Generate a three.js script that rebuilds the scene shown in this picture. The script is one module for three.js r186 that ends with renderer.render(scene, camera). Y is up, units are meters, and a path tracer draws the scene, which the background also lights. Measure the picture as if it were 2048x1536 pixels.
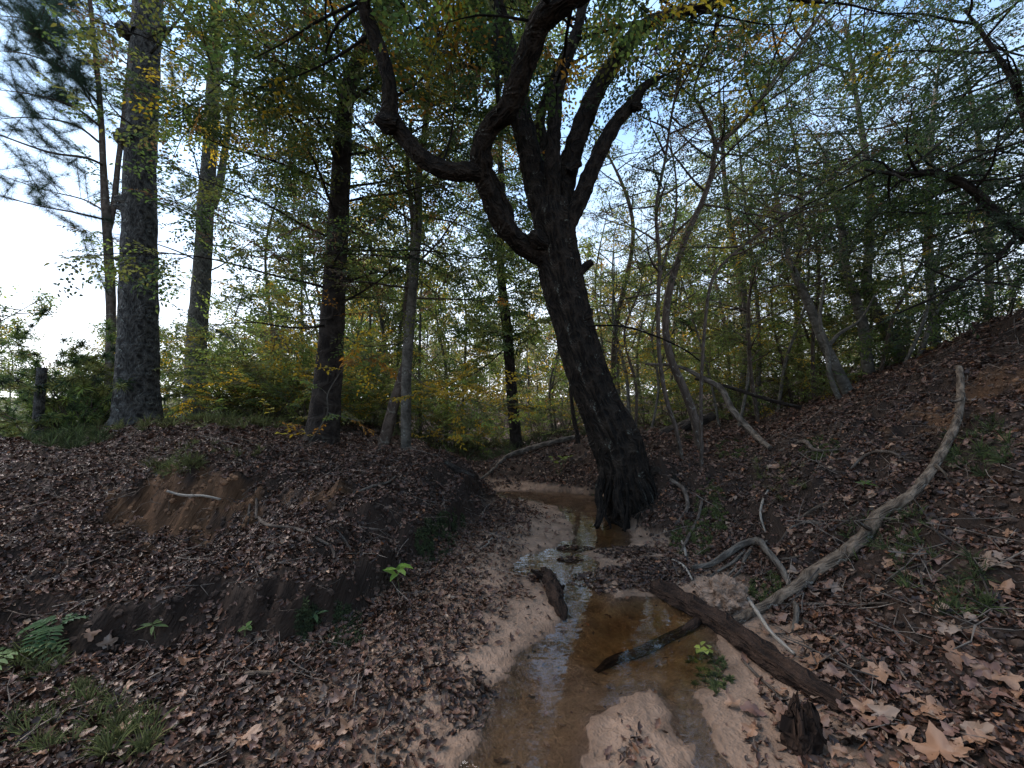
import * as THREE from 'three';
import { mergeGeometries } from 'three/addons/utils/BufferGeometryUtils.js';
import { createNoise2D, createNoise3D } from 'simplex-noise';

// ------------------------------------------------------------------ camera, sky, light, exposure
const scene = new THREE.Scene();
const EYE = new THREE.Vector3(0, 1.5, 0), FOV = 87, PITCH = 2.27 * Math.PI / 180;
const camera = new THREE.PerspectiveCamera(FOV, 4 / 3, 0.05, 600);
camera.position.copy(EYE);
camera.lookAt(0, 1.5 + Math.tan(PITCH), -1);
const renderer = new THREE.WebGLRenderer({ antialias: true });
renderer.toneMapping = THREE.LinearToneMapping;
renderer.toneMappingExposure = 2.65;
renderer.shadowMap.enabled = true;
{ // evening sky after the sun has gone low: pale at the horizon, blue above, a little brighter to the west (left)
  const W = 512, H = 256, d = new Float32Array(W * H * 4);
  const glow = new THREE.Vector3(-0.6, 0.6, -0.6).normalize(), v = new THREE.Vector3();
  const n3 = createNoise3D(rng(77));
  for (let r = 0; r < H; r++) for (let c = 0; c < W; c++) {
    const up = ((r + 0.5) / H - 0.5) * Math.PI, az = ((c + 0.5) / W - 0.5) * 2 * Math.PI;
    v.set(Math.cos(az) * Math.cos(up), Math.sin(up), Math.sin(az) * Math.cos(up));
    const e = Math.max(0, v.y), k = Math.pow(1 - e, 2.6), g = Math.pow(Math.max(0, v.dot(glow)) * 0.5 + 0.5, 5);
    const cl = 0.06 * (n3(v.x * 2, v.y * 5, v.z * 2) + 0.5 * n3(v.x * 5, v.y * 11, v.z * 5)) * (1 - k * 0.6);
    const o = (r * W + c) * 4, br = 0.83 + 0.5 * g;
    d[o] = (0.195 + 0.56 * k + cl) * br; d[o + 1] = (0.345 + 0.43 * k + cl) * br; d[o + 2] = (0.575 + 0.22 * k + cl * 0.5) * br; d[o + 3] = 1;
  }
  const t = new THREE.DataTexture(d, W, H, THREE.RGBAFormat, THREE.FloatType);
  t.mapping = THREE.EquirectangularReflectionMapping; t.magFilter = THREE.LinearFilter; t.needsUpdate = true;
  scene.background = t; scene.environment = t;
}
const sun = new THREE.DirectionalLight(new THREE.Color(1.0, 0.9, 0.82), 3.9);
sun.position.set(-22, 40, -27); sun.target.position.set(0, 0, -5); sun.castShadow = true; sun.shadow.radius = 110;
Object.assign(sun.shadow.camera, { left: -40, right: 40, top: 40, bottom: -40, near: 1, far: 140 });
scene.add(sun, sun.target);

// ------------------------------------------------------------------ helpers
function rng(seed) { let s = seed | 0; return () => { s = (s + 0x6d2b79f5) | 0; let t = Math.imul(s ^ (s >>> 15), 1 | s); t = (t + Math.imul(t ^ (t >>> 7), 61 | t)) ^ t; return ((t ^ (t >>> 14)) >>> 0) / 4294967296; }; }
let R = rng(12345);
const rr = (a, b) => a + (b - a) * R();
const N2 = createNoise2D(rng(5)), N3 = createNoise3D(rng(6));
const V = (x, y, z) => new THREE.Vector3(x, y, z);
const clamp = (x, a, b) => Math.min(b, Math.max(a, x)), sst = (a, b, x) => { const t = clamp((x - a) / (b - a), 0, 1); return t * t * (3 - 2 * t); };
const lerp = (a, b, t) => a + (b - a) * t;
const fbm = (x, y, o = 3) => { let s = 0, a = 0.5, f = 1; for (let i = 0; i < o; i++) { s += a * N2(x * f + i * 17.3, y * f - i * 9.1); a *= 0.5; f *= 2.03; } return s; };
const F = 768 / Math.tan(FOV * Math.PI / 360);
const cF = V(0, Math.sin(PITCH), -Math.cos(PITCH)), cU = V(0, Math.cos(PITCH), Math.sin(PITCH));
// a point in the world: the direction that a 2048 x 1536 picture point stands for, taken at a chosen distance (metres along -z)
function ray(px, py) { const v = V((px - 1024) / F, 0, 0).add(cF).addScaledVector(cU, -(py - 768) / F); return v.multiplyScalar(-1 / v.z); }
const at = (px, py, d) => ray(px, py).multiplyScalar(d).add(EYE);
const flat = (px, py, y = 0) => { const v = ray(px, py); return EYE.clone().addScaledVector(v, (y - EYE.y) / v.y); };
const used = new Map();
function numbered(n) { const k = used.get(n) ?? 0; used.set(n, k + 1); return k ? n + '_' + String(k).padStart(3, '0') : n; }
function tag(o, label, category, group, kind) { if (label) o.userData.label = label; if (category) o.userData.category = category; if (group) o.userData.group = group; if (kind) o.userData.kind = kind; return o; }
function thing(name, label, category, pos, group) { const g = new THREE.Group(); g.name = numbered(name); if (pos) g.position.copy(pos); tag(g, label, category, group); scene.add(g); return g; }
function part(name, geo, mat, parent) { const m = new THREE.Mesh(geo, mat); m.name = name; m.castShadow = m.receiveShadow = true; if (parent !== scene) geo.userData.local || (geo.translate(-parent.position.x, -parent.position.y, -parent.position.z), geo.userData.local = true); parent.add(m); return m; }

// ------------------------------------------------------------------ textures
function pnoise(seed) { // tileable value noise
  const r = rng(seed), T = new Float32Array(65536); for (let i = 0; i < 65536; i++) T[i] = r() * 2 - 1;
  return (x, y, px, py) => { const ix = Math.floor(x), iy = Math.floor(y); let fx = x - ix, fy = y - iy; fx = fx * fx * (3 - 2 * fx); fy = fy * fy * (3 - 2 * fy);
    const m = (a, p) => ((a % p) + p) % p, g = (a, b) => T[(m(a, px) * 157 + m(b, py) * 2371) & 65535];
    return lerp(lerp(g(ix, iy), g(ix + 1, iy), fx), lerp(g(ix, iy + 1), g(ix + 1, iy + 1), fx), fy); };
}
function tex(n, fn, srgb) { const d = new Uint8Array(n * n * 4); for (let y = 0; y < n; y++) for (let x = 0; x < n; x++) { const c = fn(x / n, y / n), o = (y * n + x) * 4; for (let k = 0; k < 3; k++) d[o + k] = clamp(Math.round(c[k] * 255), 0, 255); d[o + 3] = 255; }
  const t = new THREE.DataTexture(d, n, n); t.wrapS = t.wrapT = THREE.RepeatWrapping; t.magFilter = THREE.LinearFilter; if (srgb) t.colorSpace = THREE.SRGBColorSpace; t.needsUpdate = true; return t; }
const toS = (c) => (c <= 0.0031308 ? 12.92 * c : 1.055 * Math.pow(c, 1 / 2.4) - 0.055);
function barkMat(seed, dark, light, lichen, lichenAmt, fx, fy, bump, rough = 0.9) {
  const p = pnoise(seed), q = pnoise(seed + 9), hgt = (u, v) => {
    const w = 0.35 * p(u * 4, v * 4, 4, 4) / fx * 4;
    let h = 0, a = 1; for (let o = 0, f = 1; o < 3; o++, f *= 2, a *= 0.5) h += a * (1 - Math.abs(p((u + w) * fx * f, v * fy * f, fx * f, fy * f)) * 1.6);
    return clamp(h / 1.75 + 0.18 * q(u * 64, v * 32, 64, 32), 0, 1); };
  const lich = (u, v) => sst(1 - lichenAmt, 1.12 - lichenAmt, 0.5 + 0.5 * (0.6 * q(u * 6, v * 6, 6, 6) + 0.4 * q(u * 18, v * 18, 18, 18) + 0.25 * p(u * 50, v * 50, 50, 50)));
  const map = tex(512, (u, v) => { const h = hgt(u, v), l = lich(u, v), g = 0.85 + 0.3 * q(u * 8, v * 3, 8, 3); return [0, 1, 2].map((k) => toS(lerp(lerp(dark[k], light[k], h) * g, lichen[k], l * 0.8))); }, true);
  const b = tex(512, (u, v) => { const h = hgt(u, v) + 0.08 * lich(u, v); return [h, h, h]; });
  return new THREE.MeshPhysicalMaterial({ map, bumpMap: b, bumpScale: bump, roughness: rough, specularIntensity: 0.3 });
}
const M = {};
M.barkMain = barkMat(11, [0.008, 0.0063, 0.005], [0.038, 0.028, 0.0205], [0.12, 0.122, 0.1], 0.2, 14, 4, 0.03);
M.barkGrey = barkMat(21, [0.022, 0.02, 0.018], [0.115, 0.11, 0.098], [0.2, 0.21, 0.185], 0.22, 18, 6, 0.022);
M.barkAsh = barkMat(25, [0.05, 0.046, 0.038], [0.16, 0.15, 0.125], [0.22, 0.225, 0.19], 0.25, 16, 6, 0.015);
M.barkDark = barkMat(31, [0.022, 0.017, 0.014], [0.065, 0.052, 0.042], [0.11, 0.12, 0.095], 0.15, 14, 3, 0.022);
M.barkPale = barkMat(41, [0.075, 0.068, 0.056], [0.16, 0.147, 0.125], [0.25, 0.255, 0.22], 0.24, 6, 8, 0.006);
M.barkBrown = barkMat(51, [0.055, 0.042, 0.032], [0.13, 0.1, 0.08], [0.2, 0.19, 0.16], 0.22, 8, 3, 0.01);
M.deadWood = barkMat(61, [0.065, 0.046, 0.032], [0.2, 0.15, 0.108], [0.25, 0.22, 0.18], 0.2, 12, 3, 0.008);
M.greyWood = barkMat(65, [0.06, 0.049, 0.039], [0.185, 0.155, 0.125], [0.24, 0.225, 0.19], 0.2, 10, 2, 0.006);
M.paleWood = barkMat(67, [0.2, 0.165, 0.13], [0.42, 0.37, 0.31], [0.45, 0.42, 0.37], 0.2, 10, 3, 0.004);
M.rotWood = barkMat(71, [0.012, 0.007, 0.005], [0.052, 0.03, 0.02], [0.08, 0.055, 0.04], 0.1, 16, 2, 0.02);
M.mossBark = barkMat(81, [0.06, 0.055, 0.04], [0.14, 0.13, 0.1], [0.07, 0.12, 0.03], 0.5, 8, 4, 0.012);
{ const p = pnoise(91), q = pnoise(92);
  const fine = (u, v) => 0.5 + 0.25 * p(u * 40, v * 40, 40, 40) + 0.2 * q(u * 110, v * 110, 110, 110) + 0.12 * p(u * 12, v * 12, 12, 12);
  const g = (u, v) => 0.74 + 0.3 * p(u * 9, v * 9, 9, 9) * 0.5 + 0.36 * (fine(u, v) - 0.5);
  M.ground = new THREE.MeshPhysicalMaterial({ vertexColors: true, roughness: 0.85, specularIntensity: 0.4, map: tex(512, (u, v) => { const a = g(u, v); return [a, a * 0.99, a * 0.97]; }), bumpMap: tex(512, (u, v) => { const a = fine(u, v); return [a, a, a]; }), bumpScale: 0.012 });
}
const leafMat = (o = {}) => new THREE.MeshPhysicalMaterial({ color: 0xffffff, vertexColors: true, roughness: 1, transmission: 0.6, thickness: 0, side: THREE.DoubleSide, specularIntensity: 0.3, ...o });
M.leaf = leafMat();
M.needle = leafMat({ transmission: 0.25 });
M.litter = new THREE.MeshPhysicalMaterial({ color: 0xffffff, vertexColors: true, roughness: 0.45, specularIntensity: 0.6, side: THREE.DoubleSide });
M.bigLeaf = new THREE.MeshStandardMaterial({ color: 0xffffff, vertexColors: true, roughness: 0.55, side: THREE.DoubleSide });
M.twig = new THREE.MeshStandardMaterial({ color: new THREE.Color().setRGB(0.07, 0.055, 0.045), roughness: 0.8 });
M.moss = new THREE.MeshStandardMaterial({ color: 0xffffff, vertexColors: true, roughness: 1, side: THREE.DoubleSide });
M.post = M.greyWood;

// ------------------------------------------------------------------ terrain height
const CP = []; // control points x, z, y
const cp = (px, py, d) => { const p = at(px, py, d); CP.push([p.x, p.z, p.y]); };
[[0, 1340, 2.17], [0, 1150, 2.9], [0, 1000, 3.8], [0, 905, 5], [0, 890, 9], [100, 940, 4.3], [200, 1310, 2.35], [200, 1200, 2.7], [200, 1080, 3.3], [200, 985, 3.9], [200, 900, 5], [200, 865, 6.5],
  [300, 1065, 3.6], [310, 955, 3.95], [400, 1290, 2.45], [400, 1215, 2.6], [400, 1130, 3.2], [400, 1068, 3.62], [400, 955, 3.9], [400, 900, 4.8], [400, 860, 6], [400, 848, 7.3], [500, 1065, 3.65], [500, 960, 4.05], [500, 905, 5],
  [600, 1285, 2.5], [600, 1215, 2.65], [600, 1100, 3.1], [600, 1000, 3.75], [600, 930, 4.5], [600, 893, 5.8], [640, 885, 6.2], [640, 862, 8], [750, 1215, 2.92], [750, 1130, 3.2], [750, 1030, 3.75], [750, 950, 4.6], [750, 908, 5.6], [750, 880, 8],
  [850, 1130, 3.68], [850, 1030, 4.1], [850, 960, 4.75], [850, 915, 5.6], [850, 895, 8], [925, 1070, 4.5], [935, 1000, 5.0], [940, 962, 5.5], [930, 942, 6.2], [880, 920, 8], [960, 983, 6.63], [1180, 995, 6.2],
  [1000, 940, 7.6], [1050, 903, 8.5], [1150, 892, 8], [1100, 872, 11], [1060, 985, 6.6], [1290, 1080, 4.3], [1310, 1000, 4.9], [1320, 930, 5.5], [1330, 892, 6.2], [1330, 872, 8], [1330, 856, 11], [1240, 985, 6.0], [1240, 900, 6.9],
  [1400, 1130, 3.7], [1400, 1050, 4.2], [1400, 980, 4.8], [1400, 905, 5.8], [1400, 872, 7], [1400, 852, 9], [1500, 1205, 3.0], [1480, 1130, 3.4], [1500, 1050, 3.9], [1500, 960, 4.6], [1500, 892, 5.6], [1500, 862, 7], [1500, 842, 10],
  [1600, 1400, 2.0], [1650, 1300, 2.3], [1650, 1200, 2.7], [1650, 1100, 3.1], [1650, 1000, 3.6], [1650, 900, 4.4], [1650, 832, 5.4], [1650, 800, 7], [1650, 800, 10], [1850, 1450, 1.75], [1850, 1300, 2.05], [1850, 1100, 2.6], [1850, 950, 3.2],
  [1850, 850, 3.8], [1850, 765, 4.6], [1850, 725, 5.5], [1850, 720, 8], [2040, 1500, 1.55], [2040, 1300, 1.9], [2040, 1100, 2.3], [2040, 950, 2.7], [2040, 800, 3.2], [2040, 700, 3.8], [2040, 640, 4.6], [2040, 650, 7],
].forEach((a) => cp(...a));
CP.push([-2, -1.6, 0.07], [-1, -1.6, 0.05], [-0.6, -2.2, 0.04], [-1.4, -2.1, 0.04], [0.2, -1.6, 0], [0.8, -1.7, 0.01], [0.6, -2.6, 0], [0.3, -3.3, 0.01], [0.0, -4, 0.02], [0.3, -5, 0.02], [0.9, -3.6, 0], [1.1, -2.9, 0], [0.8, -4.7, 0], [1.1, -5.6, 0], [0.2, -6.2, 0.01], [-0.3, -5.5, 0.03],
  [1.5, -1.2, 0.14], [2.2, -0.6, 0.3], [4, 0, 1.2], [3, 1.5, 0.8], [6, -1, 2.0], [7, 3, 2.6], [-3.2, -1.2, 0.12], [-4.5, 0, 0.35], [-7, -2, 0.85], [-7, 2, 0.9], [0, 1, 0.03], [0, 4, 0.05], [-2, 3, 0.2], [2, 3, 0.3],
  [1.5, -4.72, 0.14], [1.66, -4.6, 0.3], [1.42, -4.45, 0.06], [1.78, -4.95, 0.56], [1.95, -5.3, 0.8], [1.62, -5.62, 0.66], [1.3, -5.75, 0.32], [1.02, -5.95, 0.12], [1.15, -5.2, 0.03], [1.3, -4.8, 0.04], [-0.75, -9.5, 0.0], [-1.2, -13, -0.05], [-1.8, -18, 0.1], [-3, -10, 0.75], [-6, -10, 1.0], [-9, -9, 0.6], [-14, -12, 0.55], [-6, -20, 0.9], [4, -20, 1.0], [10, -14, 2.2], [12, -6, 3.2], [18, -25, 2.4], [-25, -20, 0.6], [0, -40, 1.2], [-30, -50, 1.0], [35, -45, 2.6], [0, -90, 2.0], [-80, -80, 2], [80, -80, 4], [80, 20, 4], [-80, 20, 1.5], [0, 40, 1.5]);
const TPS = (() => {
  const n = CP.length, m = n + 3, A = Array.from({ length: m }, () => new Float64Array(m + 1));
  const U = (r2) => (r2 > 1e-9 ? 0.5 * r2 * Math.log(r2) : 0);
  for (let i = 0; i < n; i++) { for (let j = 0; j < n; j++) A[i][j] = U((CP[i][0] - CP[j][0]) ** 2 + (CP[i][1] - CP[j][1]) ** 2) + (i === j ? 0.004 : 0); A[i][n] = A[n][i] = 1; A[i][n + 1] = A[n + 1][i] = CP[i][0]; A[i][n + 2] = A[n + 2][i] = CP[i][1]; A[i][m] = CP[i][2]; }
  for (let c = 0; c < m; c++) { let p = c; for (let r = c + 1; r < m; r++) if (Math.abs(A[r][c]) > Math.abs(A[p][c])) p = r; [A[c], A[p]] = [A[p], A[c]]; for (let r = c + 1; r < m; r++) { const f = A[r][c] / A[c][c]; if (f) for (let k = c; k <= m; k++) A[r][k] -= f * A[c][k]; } }
  const w = new Float64Array(m); for (let r = m - 1; r >= 0; r--) { let s = A[r][m]; for (let k = r + 1; k < m; k++) s -= A[r][k] * w[k]; w[r] = s / A[r][r]; }
  return (x, z) => { let s = w[n] + w[n + 1] * x + w[n + 2] * z; for (let i = 0; i < n; i++) s += w[i] * U((x - CP[i][0]) ** 2 + (z - CP[i][1]) ** 2); return s; };
})();
const poly = (pts) => pts.map(([a, b]) => { const p = flat(a, b); return [p.x, p.z]; });
const creekPoly = [[-0.35, 1.5], [-0.3, 0], ...poly([[935, 1530], [955, 1450], [990, 1385], [1022, 1335], [1050, 1302], [1100, 1270], [1122, 1240], [1125, 1205], [1095, 1180], [1060, 1155], [1022, 1142], [1048, 1112], [1110, 1095], [1150, 1075], [1142, 1045], [1112, 1012], [1050, 1001], [975, 992], [965, 984], [1100, 981], [1190, 990], [1225, 1012], [1245, 1040], [1262, 1078], [1250, 1096], [1190, 1098], [1165, 1108], [1205, 1128], [1192, 1165], [1230, 1196], [1320, 1190], [1400, 1205], [1440, 1270], [1450, 1340], [1400, 1395], [1425, 1470], [1450, 1530]]), [0.75, 0], [0.75, 1.5]];
const spitPoly = [...poly([[1168, 1530], [1178, 1470], [1192, 1440], [1240, 1402], [1305, 1382], [1335, 1420], [1355, 1470], [1395, 1530]]), [0.55, -1.2], [0.3, -1.2]];
function sdPoly(P, x, z) { let d = 1e9, s = 1; for (let i = 0, j = P.length - 1; i < P.length; j = i++) { const [ax, az] = P[i], [bx, bz] = P[j], ex = bx - ax, ez = bz - az, wx = x - ax, wz = z - az, t = clamp((wx * ex + wz * ez) / (ex * ex + ez * ez), 0, 1); d = Math.min(d, (wx - ex * t) ** 2 + (wz - ez * t) ** 2); if ((az > z) !== (bz > z) && x < (bx - ax) * (z - az) / (bz - az) + ax) s = -s; } return s * Math.sqrt(d); } // negative inside
const waterSd = (x, z) => { if (x < -3 || x > 3.5 || z < -9 || z > 2.5) return 3; const w = 0.03 * N2(x * 3.1, z * 3.1) + 0.022 * N2(x * 8, z * 8) + 0.01 * N2(x * 23, z * 23); return Math.max(sdPoly(creekPoly, x, z) + w, -(sdPoly(spitPoly, x, z) + w)); };
const scarp = (x, z) => { // bare clay faces of the cut bank
  const e = (cx, cz, rx, rz) => 1 - Math.hypot((x - cx) / rx, (z - cz) / rz); const n = 1.2 * fbm(x * 2.6, z * 2.6 + 3, 3);
  return Math.max(sst(0, 0.35, e(-3.0, -3.72, 0.72, 0.3) + n), sst(0.1, 0.5, e(-1.75, -3.75, 0.3, 0.2) + n), sst(0.1, 0.5, e(4.1, -3.7, 0.6, 0.35) + n) * 0.8); };
const toeLine = [[-4.2, -2.0], [-2.9, -2.28], [-2.4, -2.42], [-1.75, -2.5], [-1.3, -2.58], [-1.05, -2.8], [-0.92, -3.2], [-0.8, -3.7], [-0.62, -4.4], [-0.5, -5.1], [-0.48, -5.9], [-0.7, -6.6]];
function toeDist(x, z) { let best = 1e9, sg = 1; for (let i = 0; i + 1 < toeLine.length; i++) { const [ax, az] = toeLine[i], ex = toeLine[i + 1][0] - ax, ez = toeLine[i + 1][1] - az, t = clamp(((x - ax) * ex + (z - az) * ez) / (ex * ex + ez * ez), 0, 1), dx = x - ax - ex * t, dz = z - az - ez * t, d = Math.hypot(dx, dz); if (d < best) { best = d; sg = ex * dz - ez * dx > 0 ? -1 : 1; } } return best * sg; } // positive on the bank side
const toeCut = (x, z) => { if (x > 0.1 || x < -5 || z > -1.4 || z < -6.8) return [9, 0]; return [toeDist(x, z) + 0.12 * fbm(x * 2.3, z * 2.3, 3) + 0.03 * N2(x * 9, z * 9), sst(-4.6, -3.2, x) * sst(-6.6, -5.4, z) * sst(-0.25, 0.25, 0.22 + fbm(x * 1.1 + 7, z * 1.1, 2))]; };
const poolAt = flat(1320, 1255); const pool = (x, z) => sst(0.85, 0.2, Math.hypot(x - poolAt.x, (z - poolAt.z) * 0.9) + 0.15 * N2(x * 2, z * 2)) + 0.6 * sst(0.9, 0.3, Math.hypot(x - 1.2, z + 4.75));
function rawHeight(x, z) {
  const t = TPS(x, z), sd = waterSd(x, z), near = x > -8 && x < 8 && z > -12;
  let n = fbm(x * 0.35, z * 0.35, 2) * 0.12 * sst(0.25, 1.2, t) + fbm(x * 1.7, z * 1.7, 3) * (x > 1.4 && near ? 0.17 : 0.11) + (near ? fbm(x * 6, z * 6, 2) * 0.035 : 0);
  const sc = near ? scarp(x, z) : 0; if (sc > 0) n += sc * (0.16 * fbm(x * 3.5, z * 2, 3) - 0.05 + 0.04 * Math.abs(N2(x * 9, z * 1.5)));
  let h = t + n * sst(0.02, 0.35, t) + 0.02;
  const [td, ta] = toeCut(x, z); if (td < 8) h += ta * (0.17 * sst(-0.015, 0.045, td) * Math.exp(-Math.max(0, td) / 0.55) - 0.03 * sst(-0.2, -0.02, td) * sst(0.04, -0.02, td));
  const flatH = sd > 0 ? Math.min(0.055, 0.004 + sd * 0.11) + 0.012 * fbm(x * 4, z * 4, 2) : -Math.min(0.028 + 0.085 * Math.min(1, pool(x, z)), 0.005 - sd * 0.3) + 0.012 * fbm(x * 3, z * 5, 2);
  const ripple = 0.0045 * Math.sin((z * 1.0 + 0.35 * x + 0.10 * N2(x * 2.6, z * 2.6)) * 62) * (0.5 + 0.5 * N2(x * 1.6 + 9, z * 1.6));
  let w = Math.max(sst(0.03, 0.16, t + 0.5 * n), td < 8 ? ta * sst(-0.25, 0, td) : 0);
  if (sd < 0) w *= sst(0.25, 0.6, t);
  if (x < -8 || x > 6 || z < -8.2 || z > 3) w = 1;
  return lerp(flatH + ripple * sst(0.2, -0.02, Math.abs(sd) - 0.25), h, w);
}
function axis(lo, hi, fineLo, fineHi, step, grow) { const a = []; for (let x = fineLo; x <= fineHi; x += step) a.push(x); for (let x = fineHi, s = step; x < hi;) { s *= grow; x += s; a.push(x); } const b = []; for (let x = fineLo, s = step; x > lo;) { s *= grow; x -= s; b.push(x); } return [...b.reverse(), ...a]; }
const XS = axis(-80, 80, -4.2, 4.2, 0.026, 1.055), ZS = axis(-80, 40, -7.2, -1.1, 0.026, 1.055), NX = XS.length, NZ = ZS.length;
const HG = new Float32Array(NX * NZ);
for (let j = 0; j < NZ; j++) for (let i = 0; i < NX; i++) HG[j * NX + i] = rawHeight(XS[i], ZS[j]);
const find = (A, x) => { let lo = 0, hi = A.length - 2; while (lo < hi) { const m = (lo + hi + 1) >> 1; if (A[m] <= x) lo = m; else hi = m - 1; } return lo; };
function hAt(x, z) { const i = find(XS, x), j = find(ZS, z), u = clamp((x - XS[i]) / (XS[i + 1] - XS[i]), 0, 1), v = clamp((z - ZS[j]) / (ZS[j + 1] - ZS[j]), 0, 1), o = j * NX + i; return lerp(lerp(HG[o], HG[o + 1], u), lerp(HG[o + NX], HG[o + NX + 1], u), v); }
function nAt(x, z, e = 0.05) { return V(hAt(x - e, z) - hAt(x + e, z), 2 * e, hAt(x, z - e) - hAt(x, z + e)).normalize(); }
function ground(px, py, lift = 0) { const v = ray(px, py); for (let d = 0.9; d < 80; d *= 1.004) { const p = v.clone().multiplyScalar(d).add(EYE); if (p.y < hAt(p.x, p.z)) { p.addScaledVector(nAt(p.x, p.z), lift); return p; } } return at(px, py, 30); }
const sandAmt = (x, z, h) => { const sd = waterSd(x, z); return sst(0.13, 0.055, h) * sst(1.2, 0.5, sd + 0.35 * fbm(x * 2.2, z * 2.2, 2)) * (x > -3 ? 1 : 0); };
{
  const pos = new Float32Array(NX * NZ * 3), col = new Float32Array(NX * NZ * 3), uv = new Float32Array(NX * NZ * 2), idx = [];
  const C = [[0.034, 0.02, 0.013], [0.27, 0.178, 0.125], [0.2, 0.125, 0.066], [0.125, 0.062, 0.029], [0.055, 0.07, 0.022], [0.15, 0.095, 0.064]];
  for (let j = 0; j < NZ; j++) for (let i = 0; i < NX; i++) {
    const o = j * NX + i, x = XS[i], z = ZS[j], h = HG[o], sd = waterSd(x, z);
    pos[o * 3] = x; pos[o * 3 + 1] = h; pos[o * 3 + 2] = z; uv[o * 2] = x / 0.9; uv[o * 2 + 1] = z / 0.9 + h / 0.9;
    let c = C[0].map((k) => k * (1 + 0.5 * fbm(x * 2, z * 2, 2)));
    const mix = (b, w) => { c = c.map((k, q) => lerp(k, b[q], w)); };
    mix(C[3], scarp(x, z) * (0.75 + 0.4 * fbm(x * 5, z * 9 + h * 6, 3)));
    const sa = sandAmt(x, z, h); mix(C[1].map((k) => k * (1 + 0.25 * fbm(x * 3, z * 3, 3))), sa);
    mix(C[5], sa * sst(0.10, 0.0, sd + 0.05 * fbm(x * 6, z * 6, 2)) * 0.7);
    if (sd < 0.02 && h < 0.03) mix(C[2].map((k, q) => k * (1 + [0.35, 0.5, 0.6][q] * fbm(x * 4 + 3, z * 4, 3))), sst(0.02, -0.12, sd) * (0.3 + 0.7 * Math.min(1, pool(x, z))));
    mix(C[4], sst(-6.5, -10, x) * sst(-6.5, -8.5, z) * 0.8);
    col.set(c.map((k) => clamp(k, 0.008, 0.6)), o * 3);
    if (i < NX - 1 && j < NZ - 1) idx.push(o, o + NX, o + 1, o + 1, o + NX, o + NX + 1);
  }
  const g = new THREE.BufferGeometry(); g.setAttribute('position', new THREE.BufferAttribute(pos, 3)); g.setAttribute('color', new THREE.BufferAttribute(col, 3)); g.setAttribute('uv', new THREE.BufferAttribute(uv, 2)); g.setIndex(idx); g.computeVertexNormals();
  tag(part('ground', g, M.ground, scene), 'leaf strewn soil of the creek banks with a sandy bed between them', 'ground', null, 'structure');
}
{ // creek water
  const p = pnoise(101), rip = (u, v) => { const a = 0.5 + 0.22 * p(u * 7, v * 16, 7, 16) + 0.14 * p(u * 18, v * 38, 18, 38) + 0.05 * p(u * 60, v * 90, 60, 90); return [a, a, a]; };
  M.water = new THREE.MeshPhysicalMaterial({ color: 0xffffff, roughness: 0.0, transmission: 1, ior: 1.45, thickness: 0.1, attenuationColor: new THREE.Color().setRGB(0.66, 0.45, 0.23), attenuationDistance: 0.3, bumpMap: tex(256, rip), bumpScale: 0.0022 });
  const nx = 60, nz = 120, g = new THREE.PlaneGeometry(5.4, 11.5, nx, nz); g.rotateX(-Math.PI / 2); g.translate(0.7, 0, -3.7);
  const P = g.attributes.position, U = g.attributes.uv; for (let i = 0; i < P.count; i++) U.setXY(i, P.getX(i) / 1.1, P.getZ(i) / 1.1);
  tag(part('water', g, M.water, scene), 'shallow tea coloured creek water over orange sand', 'water', null, 'structure');
}

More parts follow.
